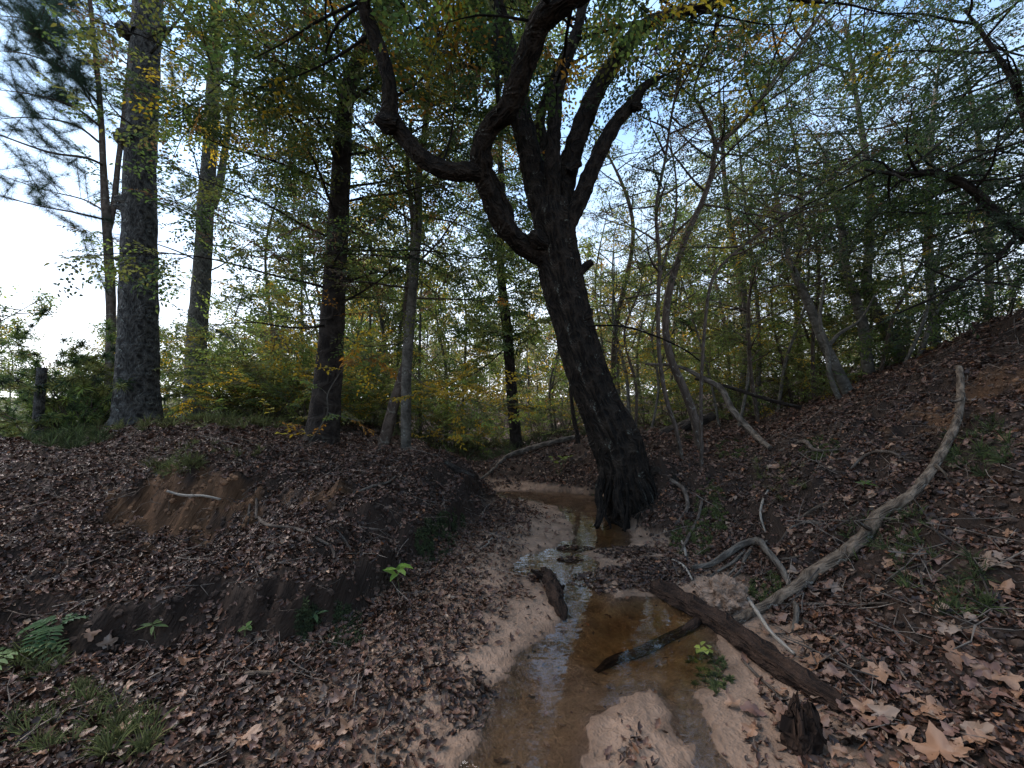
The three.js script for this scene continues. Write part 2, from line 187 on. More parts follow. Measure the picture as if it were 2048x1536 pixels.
// ------------------------------------------------------------------ wood: tapered tubes along a line
function tube(pts, rad, { seg = 12, step = 0.08, rough = 0.06, nf = 5, flute = 0, flare = 0, tile = 0.5, seed = 0, capA = false, capB = true } = {}) {
  const curve = new THREE.CatmullRomCurve3(pts, false, 'centripetal'), L = curve.getLength(), n = Math.max(3, Math.ceil(L / step)), P = curve.getSpacedPoints(n);
  const cum = [0]; for (let i = 1; i < pts.length; i++) cum.push(cum[i - 1] + pts[i].distanceTo(pts[i - 1]));
  const rAt = (t) => { const s = t * cum[cum.length - 1]; let i = 1; while (i < cum.length - 1 && cum[i] < s) i++; return lerp(rad[i - 1], rad[i], sst(0, 1, (s - cum[i - 1]) / (cum[i] - cum[i - 1]))); };
  const reps = Math.max(1, Math.round(2 * Math.PI * rAt(0.5) / tile));
  let T = P[1].clone().sub(P[0]).normalize(), nrm = Math.abs(T.y) < 0.9 ? V(0, 1, 0) : V(1, 0, 0); nrm.addScaledVector(T, -nrm.dot(T)).normalize();
  const pos = [], uv = [], idx = []; let s = 0;
  for (let i = 0; i <= n; i++) {
    const t2 = (i < n ? P[i + 1].clone().sub(P[Math.max(0, i - 1)]) : P[n].clone().sub(P[n - 1])).normalize();
    nrm.applyQuaternion(new THREE.Quaternion().setFromUnitVectors(T, t2)); nrm.addScaledVector(t2, -nrm.dot(t2)).normalize(); T = t2;
    const b = T.clone().cross(nrm); if (i) s += P[i].distanceTo(P[i - 1]); const t = i / n, r = rAt(t);
    for (let k = 0; k <= seg; k++) {
      const a = (k % seg) / seg * 2 * Math.PI, ca = Math.cos(a), sa = Math.sin(a);
      let q = 1 + rough * (N3(ca * 1.3 + seed, sa * 1.3, s * nf * 0.5) + 0.5 * N3(ca * 3 + seed, sa * 3, s * nf));
      if (flute) q += flute * (Math.abs(N3(ca * 2.2, sa * 2.2 + seed, s * 0.35)) - 0.25);
      if (flare) { const f = Math.exp(-s / flare * 2.2); q += f * (0.55 + 0.75 * Math.max(0, N3(ca * 1.9 + seed, sa * 1.9, 0.3 + s * 0.4))); }
      const rad2 = r * q; pos.push(P[i].x + (nrm.x * ca + b.x * sa) * rad2, P[i].y + (nrm.y * ca + b.y * sa) * rad2, P[i].z + (nrm.z * ca + b.z * sa) * rad2); uv.push(k / seg * reps, s / tile);
      if (i < n && k < seg) { const o = i * (seg + 1) + k; idx.push(o, o + 1, o + seg + 1, o + 1, o + seg + 2, o + seg + 1); }
    }
  }
  const cap = (i, dir) => { const c = pos.length / 3, o = i * (seg + 1); pos.push(P[i].x, P[i].y, P[i].z); uv.push(0.5, 0.5); for (let k = 0; k < seg; k++) dir > 0 ? idx.push(o + k, o + k + 1, c) : idx.push(o + k + 1, o + k, c); };
  if (capB) cap(n, 1); if (capA) cap(0, -1);
  const g = new THREE.BufferGeometry(); g.setAttribute('position', new THREE.Float32BufferAttribute(pos, 3)); g.setAttribute('uv', new THREE.Float32BufferAttribute(uv, 2)); g.setIndex(idx); g.computeVertexNormals();
  const nn = g.attributes.normal; for (let i = 0; i <= n; i++) { const a = i * (seg + 1), e = a + seg; const x = nn.getX(a) + nn.getX(e), y = nn.getY(a) + nn.getY(e), z = nn.getZ(a) + nn.getZ(e), l = Math.hypot(x, y, z) || 1; nn.setXYZ(a, x / l, y / l, z / l); nn.setXYZ(e, x / l, y / l, z / l); }
  return g;
}
const px2r = (w, d, px = 1024) => w * d / F / 2 / Math.hypot(1, (px - 1024) / F); // half a width in picture points to metres
// line given as [px, py, width px, distance]
const line = (L, d0) => ({ pts: L.map(([a, b, w, d]) => at(a, b, d ?? d0)), rad: L.map(([a, b, w, d]) => px2r(w, d ?? d0, a)) });

// ------------------------------------------------------------------ foliage
function leafShape(out, base, dir, nrm, len, wid, tint, fold = 0.25) { // pointed oval of four faces, folded on its midrib
  const side = dir.clone().cross(nrm).normalize(), o = out.pos.length / 3, q = (f, s, u) => { const p = base.clone().addScaledVector(dir, f * len).addScaledVector(side, s * wid).addScaledVector(nrm, u * wid); out.pos.push(p.x, p.y, p.z); out.col.push(...tint); };
  q(0, 0, 0); q(0.34, 0.5, fold); q(0.72, 0.36, fold * 0.7); q(1, 0, -0.15); q(0.72, -0.36, fold * 0.7); q(0.34, -0.5, fold);
  out.idx.push(o, o + 1, o + 2, o, o + 2, o + 3, o, o + 3, o + 4, o, o + 4, o + 5);
}
function finish(out) { const g = new THREE.BufferGeometry(); g.setAttribute('position', new THREE.Float32BufferAttribute(out.pos, 3)); g.setAttribute('color', new THREE.Float32BufferAttribute(out.col, 3)); g.setIndex(out.idx); g.computeVertexNormals(); return g; }
function rod(out, a, b, r, tint) { const d = b.clone().sub(a).normalize(), s = d.clone().cross(Math.abs(d.y) < 0.9 ? V(0, 1, 0) : V(1, 0, 0)).normalize(), u = d.clone().cross(s), o = out.pos.length / 3; for (const [p, k] of [[a, r], [b, r * 0.4]]) for (let i = 0; i < 3; i++) { const c = Math.cos(i * 2.1), t = Math.sin(i * 2.1); out.pos.push(p.x + (s.x * c + u.x * t) * k, p.y + (s.y * c + u.y * t) * k, p.z + (s.z * c + u.z * t) * k); out.col.push(...tint); } for (let i = 0; i < 3; i++) { const j = (i + 1) % 3; out.idx.push(o + i, o + j, o + 3 + i, o + j, o + 3 + j, o + 3 + i); } }
// a spray: a twig along +x lying roughly in the xz plane with leaves to both sides
function spray(n, len, leaf, wid, seed, droop = 0.12) {
  const R0 = R; R = rng(seed); const out = { pos: [], col: [], idx: [] }, tw = [0.7, 0.6, 0.5], runs = [];
  const run = (a, dir, l, r, k) => { let p = a.clone(), d = dir.clone(); const nodes = [p.clone()]; for (let i = 0; i < k; i++) { d.add(V(rr(-0.12, 0.12), rr(-0.1, 0.08) - droop * 0.12, rr(-0.14, 0.14))).normalize(); const q = p.clone().addScaledVector(d, l / k); rod(out, p, q, r * (1 - i / k * 0.6), tw); p = q; nodes.push(p.clone()); } runs.push([nodes, l]); return nodes; };
  const main = run(V(0, 0, 0), V(1, 0, 0), len, 0.0034, 4);
  for (let i = 0; i < 5; i++) { const t = 0.4 + i * 0.68, k = Math.floor(t), s = i % 2 ? 1 : -1; run(main[k].clone().lerp(main[k + 1], t - k), V(0.75, rr(-0.25, 0.2), s * rr(0.5, 0.9)).normalize(), len * rr(0.26, 0.46), 0.002, 2); }
  const tot = runs.reduce((s, q) => s + q[1], 0);
  for (const [nodes, l] of runs) { const m = Math.max(2, Math.round(n * l / tot)), e = nodes.length - 1, ax = nodes[e].clone().sub(nodes[0]).normalize(), sd = V(-ax.z, 0, ax.x).normalize();
    for (let i = 0; i < m; i++) { const t = clamp((i + rr(0.5, 1)) / m, 0.12, 1) * (e - 0.001), k = Math.floor(t), b = nodes[k].clone().lerp(nodes[k + 1], t - k), v = rr(0.6, 1.35), off = ax.clone().multiplyScalar(rr(0.3, 0.9)).addScaledVector(sd, (i % 2 ? 1 : -1) * rr(0.3, 1)).add(V(0, rr(-0.6, 0.15), 0)).normalize();
      leafShape(out, b, off, V(rr(-0.6, 0.6), 1, rr(-0.6, 0.6)).normalize(), leaf * rr(0.65, 1.2), wid * rr(0.8, 1.15), [v * rr(0.9, 1.18), v, v * rr(0.7, 1.1)]); } }
  R = R0; return finish(out);
}
function clump(n, size, leaf, wid, seed) { // loose ball of leaves for far crowns
  const R0 = R; R = rng(seed); const out = { pos: [], col: [], idx: [] };
  for (let i = 0; i < n; i++) { const d = V(rr(-1, 1), rr(-0.7, 0.7), rr(-1, 1)), b = d.clone().multiplyScalar(size * rr(0.3, 1)), v = rr(0.6, 1.35); leafShape(out, b, V(rr(-1, 1), rr(-0.8, 0.3), rr(-1, 1)).normalize(), V(rr(-1, 1), rr(0.2, 1), rr(-1, 1)).normalize(), leaf * rr(0.7, 1.2), wid, [v * rr(0.85, 1.2), v, v * rr(0.7, 1.1)]); }
  for (let i = 0; i < 3; i++) rod(out, V(0, 0, 0), V(rr(-1, 1), rr(-0.5, 0.5), rr(-1, 1)).multiplyScalar(size), 0.004, [0.8, 0.7, 0.6]);
  R = R0; return finish(out);
}
function tuftGeo(n, len, wid, seed, up = 0.3, tint = [1, 1, 1]) { // needles or blades from one point
  const R0 = R; R = rng(seed); const out = { pos: [], col: [], idx: [] };
  for (let i = 0; i < n; i++) { const d = V(rr(-1, 1), rr(up - 0.7, up + 0.7), rr(-1, 1)).normalize(), s = d.clone().cross(V(rr(-1, 1), rr(-1, 1), rr(-1, 1))).normalize(), v = rr(0.6, 1.3), l = len * rr(0.6, 1.1), o = out.pos.length / 3, m = d.clone().multiplyScalar(l * 0.55), e = d.clone().multiplyScalar(l); e.y -= l * 0.22;
    for (const [q, w] of [[V(0, 0, 0), -1], [V(0, 0, 0), 1], [m, -0.8], [m, 0.8], [e, 0]]) { out.pos.push(q.x + s.x * w * wid / 2, q.y + s.y * w * wid / 2, q.z + s.z * w * wid / 2); out.col.push(tint[0] * v, tint[1] * v, tint[2] * v); }
    out.idx.push(o, o + 1, o + 3, o, o + 3, o + 2, o + 2, o + 3, o + 4); }
  R = R0; return finish(out);
}
const G = { spray: [0, 1, 2].map((i) => spray(34, 0.62, 0.068, 0.037, 200 + i)), fine: [0, 1].map((i) => spray(40, 0.58, 0.052, 0.025, 210 + i)), wide: [0, 1].map((i) => spray(24, 0.5, 0.085, 0.05, 220 + i, 0.3)),
  clump: [0, 1, 2].map((i) => clump(40, 0.42, 0.095, 0.052, 230 + i)), far: [0, 1].map((i) => clump(54, 0.75, 0.15, 0.09, 240 + i)), needle: tuftGeo(70, 0.2, 0.0022, 250, 0.0), cedar: [0, 1].map((i) => tuftGeo(40, 0.13, 0.012, 260 + i, 0.1)) };
const TINT0 = { green: [0.05, 0.08, 0.025], dark: [0.023, 0.039, 0.019], olive: [0.088, 0.098, 0.028], lime: [0.125, 0.17, 0.04], yellow: [0.27, 0.195, 0.018], orange: [0.24, 0.12, 0.02], brown: [0.085, 0.055, 0.032], pine: [0.028, 0.05, 0.032], pale: [0.13, 0.13, 0.06] };
const TINT = Object.fromEntries(Object.entries(TINT0).map(([k, v]) => [k, v.map((x) => x * 1.35)]));
class Crown {
  constructor() { this.m = []; this.c = []; this.wood = []; }
  put(p, dir, scale, tint, flatness = 0.35) {
    const x = dir.clone().normalize(), up = V(rr(-1, 1) * flatness, 1, rr(-1, 1) * flatness); up.addScaledVector(x, -up.dot(x)).normalize(); const z = x.clone().cross(up);
    const m = new THREE.Matrix4().makeBasis(x, up, z); m.scale(V(scale, scale, scale * (R() < 0.5 ? 1 : 0.9))); m.setPosition(p); this.m.push(m);
    const v = rr(0.75, 1.25); this.c.push(new THREE.Color().setRGB(tint[0] * v, tint[1] * v, tint[2] * v));
  }
  limb(a, dir, len, r, o, lvl = 0) { // a crooked branch; carries side branches and sprays
    const n = lvl === 0 ? 6 : 4, pts = [a.clone()]; let d = dir.clone().normalize(), p = a.clone();
    for (let i = 0; i < n; i++) { d.add(V(rr(-1, 1), rr(-1, 1) + (o.lift ?? 0), rr(-1, 1)).multiplyScalar(o.crook ?? 0.2)).normalize(); p = p.clone().addScaledVector(d, len / n); pts.push(p); }
    this.along(pts, r, o, lvl); return pts;
  }
  along(pts, r, o, lvl = 0) {
    const n = pts.length - 1; this.wood.push(tube(pts, pts.map((_, i) => Math.max(0.0025, r * (1 - 0.85 * i / n))), { seg: lvl ? 4 : 6, step: lvl ? 0.3 : 0.2, rough: 0.05 }));
    const len = pts.reduce((s, q, i) => (i ? s + q.distanceTo(pts[i - 1]) : 0), 0), curve = new THREE.CatmullRomCurve3(pts);
    if (lvl < (o.levels ?? 1)) { const k = Math.max(2, Math.round(len * (o.sub ?? 3) * 0.8)); for (let i = 0; i < k; i++) { const t = lerp(o.bare ?? 0.25, 1, (i + R()) / k), b = curve.getPointAt(Math.min(1, t)), g = curve.getTangentAt(Math.min(1, t)), s = V(rr(-1, 1), rr(-0.5, 0.5), rr(-1, 1)); s.addScaledVector(g, -s.dot(g)).normalize(); this.limb(b, g.multiplyScalar(0.7).add(s), len * rr(0.25, 0.5) * (o.subLen ?? 1), r * 0.35, o, lvl + 1); } }
    if (lvl >= (o.levels ?? 1) || o.always) { const k = Math.max(2, Math.round(len * (o.dens ?? 6) * 1.15)); for (let i = 0; i < k; i++) { const t = clamp((i + R()) / k, 0.1, 1), b = curve.getPointAt(t), g = curve.getTangentAt(t), s = V(rr(-1, 1), rr(-0.4, 0.3), rr(-1, 1)); this.put(b, g.multiplyScalar(0.8).add(s), rr(0.7, 1.15) * (o.size ?? 1), pick(o.tints)); } }
  }
  build(parent, geo, mat = M.leaf, wood = M.barkBrown, name = 'foliage') {
    if (this.wood.length) part('branches', mergeGeometries(this.wood), wood, parent).userData.kind = 'stuff';
    if (this.m.length) { const im = inst(name, geo, mat, this.m, this.c, parent); im.userData.kind = 'stuff'; }
  }
}
function inst(name, geo, mat, ms, cs, parent = scene) { const im = new THREE.InstancedMesh(geo, mat, ms.length); im.name = parent === scene ? numbered(name) : name; const inv = parent === scene ? null : new THREE.Matrix4().makeTranslation(-parent.position.x, -parent.position.y, -parent.position.z); ms.forEach((m, i) => { im.setMatrixAt(i, inv ? m.premultiply(inv) : m); if (cs) im.setColorAt(i, cs[i]); }); im.castShadow = im.receiveShadow = true; parent.add(im); return im; }
function pick(t) { let s = 0; for (const [, w] of t) s += w; let r = R() * s; for (const [c, w] of t) if ((r -= w) <= 0) return TINT[c]; return TINT[t[0][0]]; }
const upTo = (a, az, el) => V(Math.sin(az) * Math.cos(el), Math.sin(el), -Math.cos(az) * Math.cos(el));
// branches all round a stem: t0..t1 of its length
function around(crown, pts, n, t0, t1, lenFn, o) { const c = new THREE.CatmullRomCurve3(pts); let az = R() * 6; for (let i = 0; i < n; i++) { const t = lerp(t0, t1, (i + R() * 0.8) / n); az += 2.4 + rr(-0.4, 0.4); const L = lenFn((t - t0) / (t1 - t0)); crown.limb(c.getPointAt(t), upTo(0, az, rr(...(o.el ?? [0.1, 0.6]))), L * rr(0.75, 1.2), o.r ?? 0.011 + L * 0.005, o); } }
const root0 = (x, z, sink = 0.12) => V(x, hAt(x, z) - sink, z);

// ------------------------------------------------------------------ the leaning tree over the creek
{
  const base = flat(1250, 1040, 0), t = thing('leaning_tree', 'big dark leaning tree with many raised limbs at the creek edge', 'tree', V(base.x, 0, base.z));
  const D = 5.15, cr = new Crown();
  const tr = line([[1266, 1075, 84], [1258, 1010, 92], [1248, 960, 95], [1233, 887, 98], [1192, 789, 83], [1160, 700, 78], [1145, 643, 74], [1126, 570, 78], [1112, 500, 82], [1106, 445, 80], [1104, 405, 62]], D);
  part('trunk', tube(tr.pts, tr.rad, { seg: 72, step: 0.025, rough: 0.05, nf: 4, flute: 0.22, flare: 0.22, seed: 3 }), M.barkMain, t);
  const limb = (name, L, d0, o = {}) => { const l = line(L, d0); part(name, tube(l.pts, l.rad, { seg: 26, step: 0.022, rough: 0.14, nf: 9, flute: 0.14, ...o }), M.barkMain, t); return l.pts; };
  const A = limb('limb', [[1110, 520, 50, 5.15], [1085, 508, 46, 5.1], [1045, 490, 38, 5.0], [1010, 452, 40, 4.85], [985, 405, 38, 4.7], [966, 352, 40, 4.55], [963, 318, 44, 4.45], [966, 286, 38, 4.35], [982, 252, 38, 4.25], [1015, 218, 44, 4.1], [1035, 168, 44, 3.95], [1058, 105, 44, 3.8], [1082, 45, 48, 3.65], [1130, 0, 48, 3.5], [1240, -70, 44, 3.4], [1330, -160, 40, 3.3]], 0, { seed: 1 });
  limb('limb', [[1012, 450, 26, 4.82], [1015, 425, 24, 4.85], [998, 390, 24, 4.75], [978, 350, 26, 4.55], [965, 335, 26, 4.5]], 0, { seed: 5 });
  const A1 = limb('limb', [[968, 345, 38, 4.52], [925, 345, 36, 4.45], [880, 338, 34, 4.4], [840, 312, 33, 4.35], [806, 272, 33, 4.3], [782, 240, 40, 4.25], [780, 208, 34, 4.2], [779, 170, 30, 4.15], [766, 115, 28, 4.1], [746, 65, 28, 4.05], [724, 0, 27, 3.95], [690, -90, 24, 3.9], [660, -190, 18, 3.8]], 0, { seed: 7 });
  const B = limb('limb', [[1100, 470, 56, 5.2], [1088, 420, 54, 5.2], [1070, 360, 48], [1056, 290, 45], [1040, 220, 43], [1028, 150, 40], [1008, 75, 36], [990, 0, 34], [975, -110, 30], [960, -230, 24]], 5.3, { seed: 9 });
  const B2 = limb('limb', [[1030, 160, 28], [1000, 115, 26], [970, 75, 25], [955, 30, 24], [950, -40, 22], [930, -150, 16]], 5.3, { seed: 11 });
  const C = limb('limb', [[1106, 450, 40, 5.15], [1104, 360, 32], [1107, 270, 29], [1114, 185, 26], [1138, 105, 22], [1158, 50, 20], [1170, -60, 16]], 5.1, { seed: 13 });
  const Dd = limb('limb', [[1120, 450, 46, 5.2], [1134, 350, 40], [1155, 275, 38], [1188, 195, 36], [1238, 112, 32], [1285, 55, 28, 5.2], [1340, 30, 22, 5.0], [1420, 10, 17, 4.8], [1540, -30, 12, 4.5]], 5.35, { seed: 15 });
  const E = limb('limb', [[1128, 460, 40, 5.1], [1152, 415, 34], [1175, 362, 31], [1202, 300, 30], [1236, 240, 28], [1266, 205, 24], [1290, 172, 16], [1330, 150, 6]], 5.05, { seed: 17 });
  const Fb = limb('limb', [[1100, 420, 26, 5.5], [1090, 300, 24], [1080, 240, 20], [1110, 150, 16], [1150, 60, 12], [1200, -60, 9]], 5.9, { seed: 19 });
  limb('branch_stub', [[1140, 560, 24], [1158, 545, 20], [1172, 532, 17], [1184, 524, 14]], 5.05, { seed: 21, rough: 0.15 });
  limb('branch_stub', [[1262, 215, 18], [1276, 214, 18], [1284, 216, 14]], 5.0, { seed: 22, rough: 0.2 });
  limb('branch_stub', [[1138, 345, 18], [1152, 330, 16], [1162, 326, 13]], 5.2, { seed: 23, rough: 0.15 });
  limb('branch_stub', [[1165, 640, 16], [1178, 630, 15], [1182, 618, 10]], 5.0, { seed: 25, rough: 0.15 });
  limb('burl', [[1092, 492, 20, 4.95], [1078, 482, 34, 4.9], [1068, 472, 34, 4.88], [1060, 466, 16, 4.86]], 0, { seed: 27, rough: 0.2 });
  limb('burl', [[796, 250, 26], [776, 246, 40], [764, 238, 34], [758, 228, 12]], 4.2, { seed: 28, rough: 0.2 });
  limb('vine', [[992, -20, 10], [993, 80, 10], [995, 150, 9], [996, 205, 8]], 4.6, { seed: 29, seg: 8 });
  const rs = rng(808); // roots: out of the trunk, down the cut bank to the water
  for (let i = 0; i < 30; i++) {
    const R0 = R; R = rs; const a = lerp(-2.75, 0.9, (i + rr(0.1, 0.9)) / 30), c = Math.cos(a), s = -Math.sin(a), y0 = rr(0.02, 0.6), r0 = 0.012 + 0.042 * Math.pow(R(), 1.6), k = tr.pts[1].clone().lerp(tr.pts[3], y0), wet = hAt(k.x + c * 0.55, k.z + s * 0.55) < 0.03, out = wet ? rr(0.34, 0.56) : rr(0.4, 0.8);
    const p0 = k.clone().add(V(c * 0.25, 0.14, s * 0.25)), g = (q, dy) => { const x = k.x + c * q + rr(-0.07, 0.07), z = k.z + s * q + rr(-0.07, 0.07), gy = hAt(x, z); return V(x, Math.max(gy - 0.03, lerp(k.y, -0.02, dy)), z); };
    const e = g(out * 1.25, 1.1); e.y -= 0.08; part('root', tube([p0, g(wet ? 0.33 : 0.38, 0.4), g(out * 0.85, 0.75), g(out, 0.97), e], [r0 * 1.5, r0 * 1.2, r0, r0 * 0.75, r0 * 0.35], { seg: 10, step: 0.025, rough: 0.2, nf: 11, seed: i * 3 }), M.barkMain, t); R = R0;
  }
  const tn = [['olive', 4], ['yellow', 2], ['green', 5], ['lime', 1], ['dark', 2], ['orange', 0.4]], o = { tints: tn, dens: 8, sub: 2.6, bare: 0.1, lift: 0.05, size: 0.95 };
  // hanging side branches of the limbs, inside and above the frame
  const br = (pts, r, oo = o) => cr.along(pts.map((q) => at(...q)), r, oo);
  br([[724, 0, 3.95], [640, 40, 3.9], [560, 90, 3.9], [500, 120, 3.9]], 0.018); br([[745, 65, 4.05], [680, 110, 4.3], [600, 150, 4.5], [480, 190, 4.7]], 0.018);
  br([[780, 200, 4.2], [850, 150, 4.6], [880, 60, 4.8], [900, -40, 4.8]], 0.016); br([[880, 338, 4.4], [900, 280, 4.6], [910, 180, 4.7], [890, 80, 4.8]], 0.014);
  br([[1082, 45, 3.65], [960, 30, 3.6], [880, 50, 3.7]], 0.015); br([[1400, 20, 4.8], [1480, 40, 4.5], [1560, 50, 4.3], [1640, 30, 4.2]], 0.014); br([[1330, 150, 5.05], [1400, 120, 5], [1470, 100, 4.9]], 0.01);
  br([[1285, 55, 5.2], [1320, 100, 5], [1350, 60, 4.8], [1420, 70, 4.6]], 0.012);
  for (const [ln, k, L] of [[A, 8, 2.0], [A1, 10, 1.8], [B, 5, 2.2], [B2, 6, 1.8], [C, 4, 1.5], [Dd, 10, 1.8], [Fb, 4, 1.8]]) around(cr, ln.slice(-4), k, 0.1, 1, () => L, { ...o, dens: 6, sub: 2.2, el: [-0.15, 0.6] });
  for (let i = 0; i < 6; i++) { const a = i * 2.4, rr0 = rr(0.3, 2.6); cr.limb(V(base.x - 0.9 + Math.cos(a) * rr0, rr(7.6, 10.5), base.z + 1 + Math.sin(a) * rr0), upTo(0, rr(0, 6.28), rr(0, 0.5)), rr(1.6, 2.8), 0.03, { ...o, dens: 5, sub: 2, tints: [['green', 3], ['olive', 3], ['yellow', 1]] }); }
  cr.build(t, G.spray[0], M.leaf, M.barkMain);
  limb('vine', [[1178, 652, 4, 4.9], [1240, 652, 4, 4.85], [1310, 672, 4, 4.85], [1370, 700, 3, 4.9], [1400, 722, 3, 5]], 0, { seed: 61, seg: 6 });
}

// ------------------------------------------------------------------ trees along the left bank
function stemTree(name, label, L, d0, mat, o = {}) {
  const l = line(L, d0), b = l.pts[0], t = thing(name, label, 'tree', V(b.x, hAt(b.x, b.z), b.z), o.group); l.pts[0].y = Math.min(l.pts[0].y, hAt(b.x, b.z) - 0.15);
  const top = l.pts[l.pts.length - 1]; if (o.rise) { l.pts.push(top.clone().add(V(rr(-0.3, 0.3), o.rise * 0.5, rr(-0.3, 0.3))), top.clone().add(V(rr(-0.5, 0.5), o.rise, rr(-0.5, 0.5)))); const r = l.rad[l.rad.length - 1]; l.rad.push(r * 0.6, r * 0.2); }
  part('trunk', tube(l.pts, l.rad, { seg: o.seg ?? 14, step: o.step ?? 0.08, rough: o.rough ?? 0.05, nf: o.nf ?? 4, flare: o.flare ?? 0, flute: o.flute ?? 0, seed: R() * 50 }), mat, t);
  t.userData.line = undefined; return { t, pts: l.pts, rad: l.rad, cr: new Crown() };
}
function addStem(T, name, L, d0, mat, o = {}) { const l = line(L, d0); part(name, tube(l.pts, l.rad, { seg: 12, step: 0.06, rough: 0.06, seed: R() * 50, ...o }), mat, T.t); return l.pts; }
{ // thick grey trunk
  const T = stemTree('grey_tree', 'thickest grey barked trunk with burls on the left bank', [[275, 860, 104], [275, 815, 98], [275, 760, 92], [277, 650, 84], [278, 550, 78], [280, 450, 74], [280, 350, 70], [284, 250, 67], [290, 120, 66], [297, 0, 62], [303, -140, 56]], 7.0, M.barkGrey, { seg: 56, step: 0.04, flare: 0.3, flute: 0.06, rise: 4, rough: 0.045 });
  for (const [x, y, w] of [[248, 62, 34], [246, 278, 40], [242, 400, 20], [240, 415, 16], [240, 520, 14], [322, 60, 20]]) addStem(T, 'burl', [[x + (x < 280 ? 26 : -22), y + 6, w * 1.0], [x + (x < 280 ? 6 : -4), y, w * 1.35], [x - (x < 280 ? 6 : -5), y - 3, w * 1.05], [x + (x < 280 ? -14 : 12), y - 5, w * 0.3]], 6.85, M.barkGrey, { rough: 0.22, seg: 16, step: 0.03, nf: 9 });
  const o = { tints: [['dark', 3], ['green', 3], ['brown', 2], ['olive', 1]], dens: 6, sub: 2.2, bare: 0.2, lift: 0.05 };
  around(T.cr, T.pts.slice(-5), 9, 0.35, 1, () => 2.4, o);
  T.cr.along([[290, 120, 7], [340, 60, 6.6], [370, 20, 6.3], [400, -60, 6]].map((q) => at(...q)), 0.03, o);
  T.cr.along([[284, 240, 7], [330, 200, 6.5], [380, 180, 6], [430, 190, 5.6]].map((q) => at(...q)), 0.02, { ...o, tints: [['olive', 3], ['yellow', 2], ['green', 2]] });
  T.cr.along([[284, 260, 6.9], [250, 240, 6.4], [220, 210, 6], [190, 150, 5.8]].map((q) => at(...q)), 0.02, { ...o, tints: [['olive', 4], ['green', 3]], dens: 9 });
  T.cr.build(T.t, G.spray[1], M.leaf, M.barkGrey);
}
{ // second trunk, paler with stubs
  const T = stemTree('grey_tree', 'slimmer grey trunk with a forked upper stem behind the thickest trunk', [[388, 835, 52], [390, 780, 47], [392, 700, 45], [400, 600, 42], [407, 500, 38], [412, 400, 35], [420, 300, 32], [425, 200, 30], [430, 80, 26], [432, -60, 22]], 11, M.barkAsh, { seg: 28, step: 0.06, flare: 0.5, rise: 4 });
  addStem(T, 'limb', [[424, 415, 22], [438, 370, 18], [450, 300, 15], [458, 240, 12], [470, 150, 9], [480, 40, 6]], 11, M.barkAsh);
  addStem(T, 'limb', [[424, 110, 16], [400, 70, 14], [365, 35, 11], [330, -10, 8]], 11, M.barkAsh);
  addStem(T, 'limb', [[430, 40, 15], [455, 25, 13], [475, 60, 10], [490, 62, 5]], 11, M.barkAsh);
  for (const [x, y] of [[388, 428], [386, 490]]) addStem(T, 'branch_stub', [[x + 16, y + 4, 12], [x + 4, y, 9], [x - 3, y - 2, 4]], 10.9, M.barkAsh, { rough: 0.2 });
  const o = { tints: [['green', 3], ['dark', 3], ['olive', 2], ['brown', 1]], dens: 5, sub: 2, bare: 0.15, lift: 0, size: 1.1 };
  around(T.cr, T.pts.slice(2), 34, 0.1, 1, (t) => 2.4 + t * 1.5, { ...o, el: [-0.2, 0.6] });
  T.cr.build(T.t, G.spray[2], M.leaf, M.barkAsh);
}
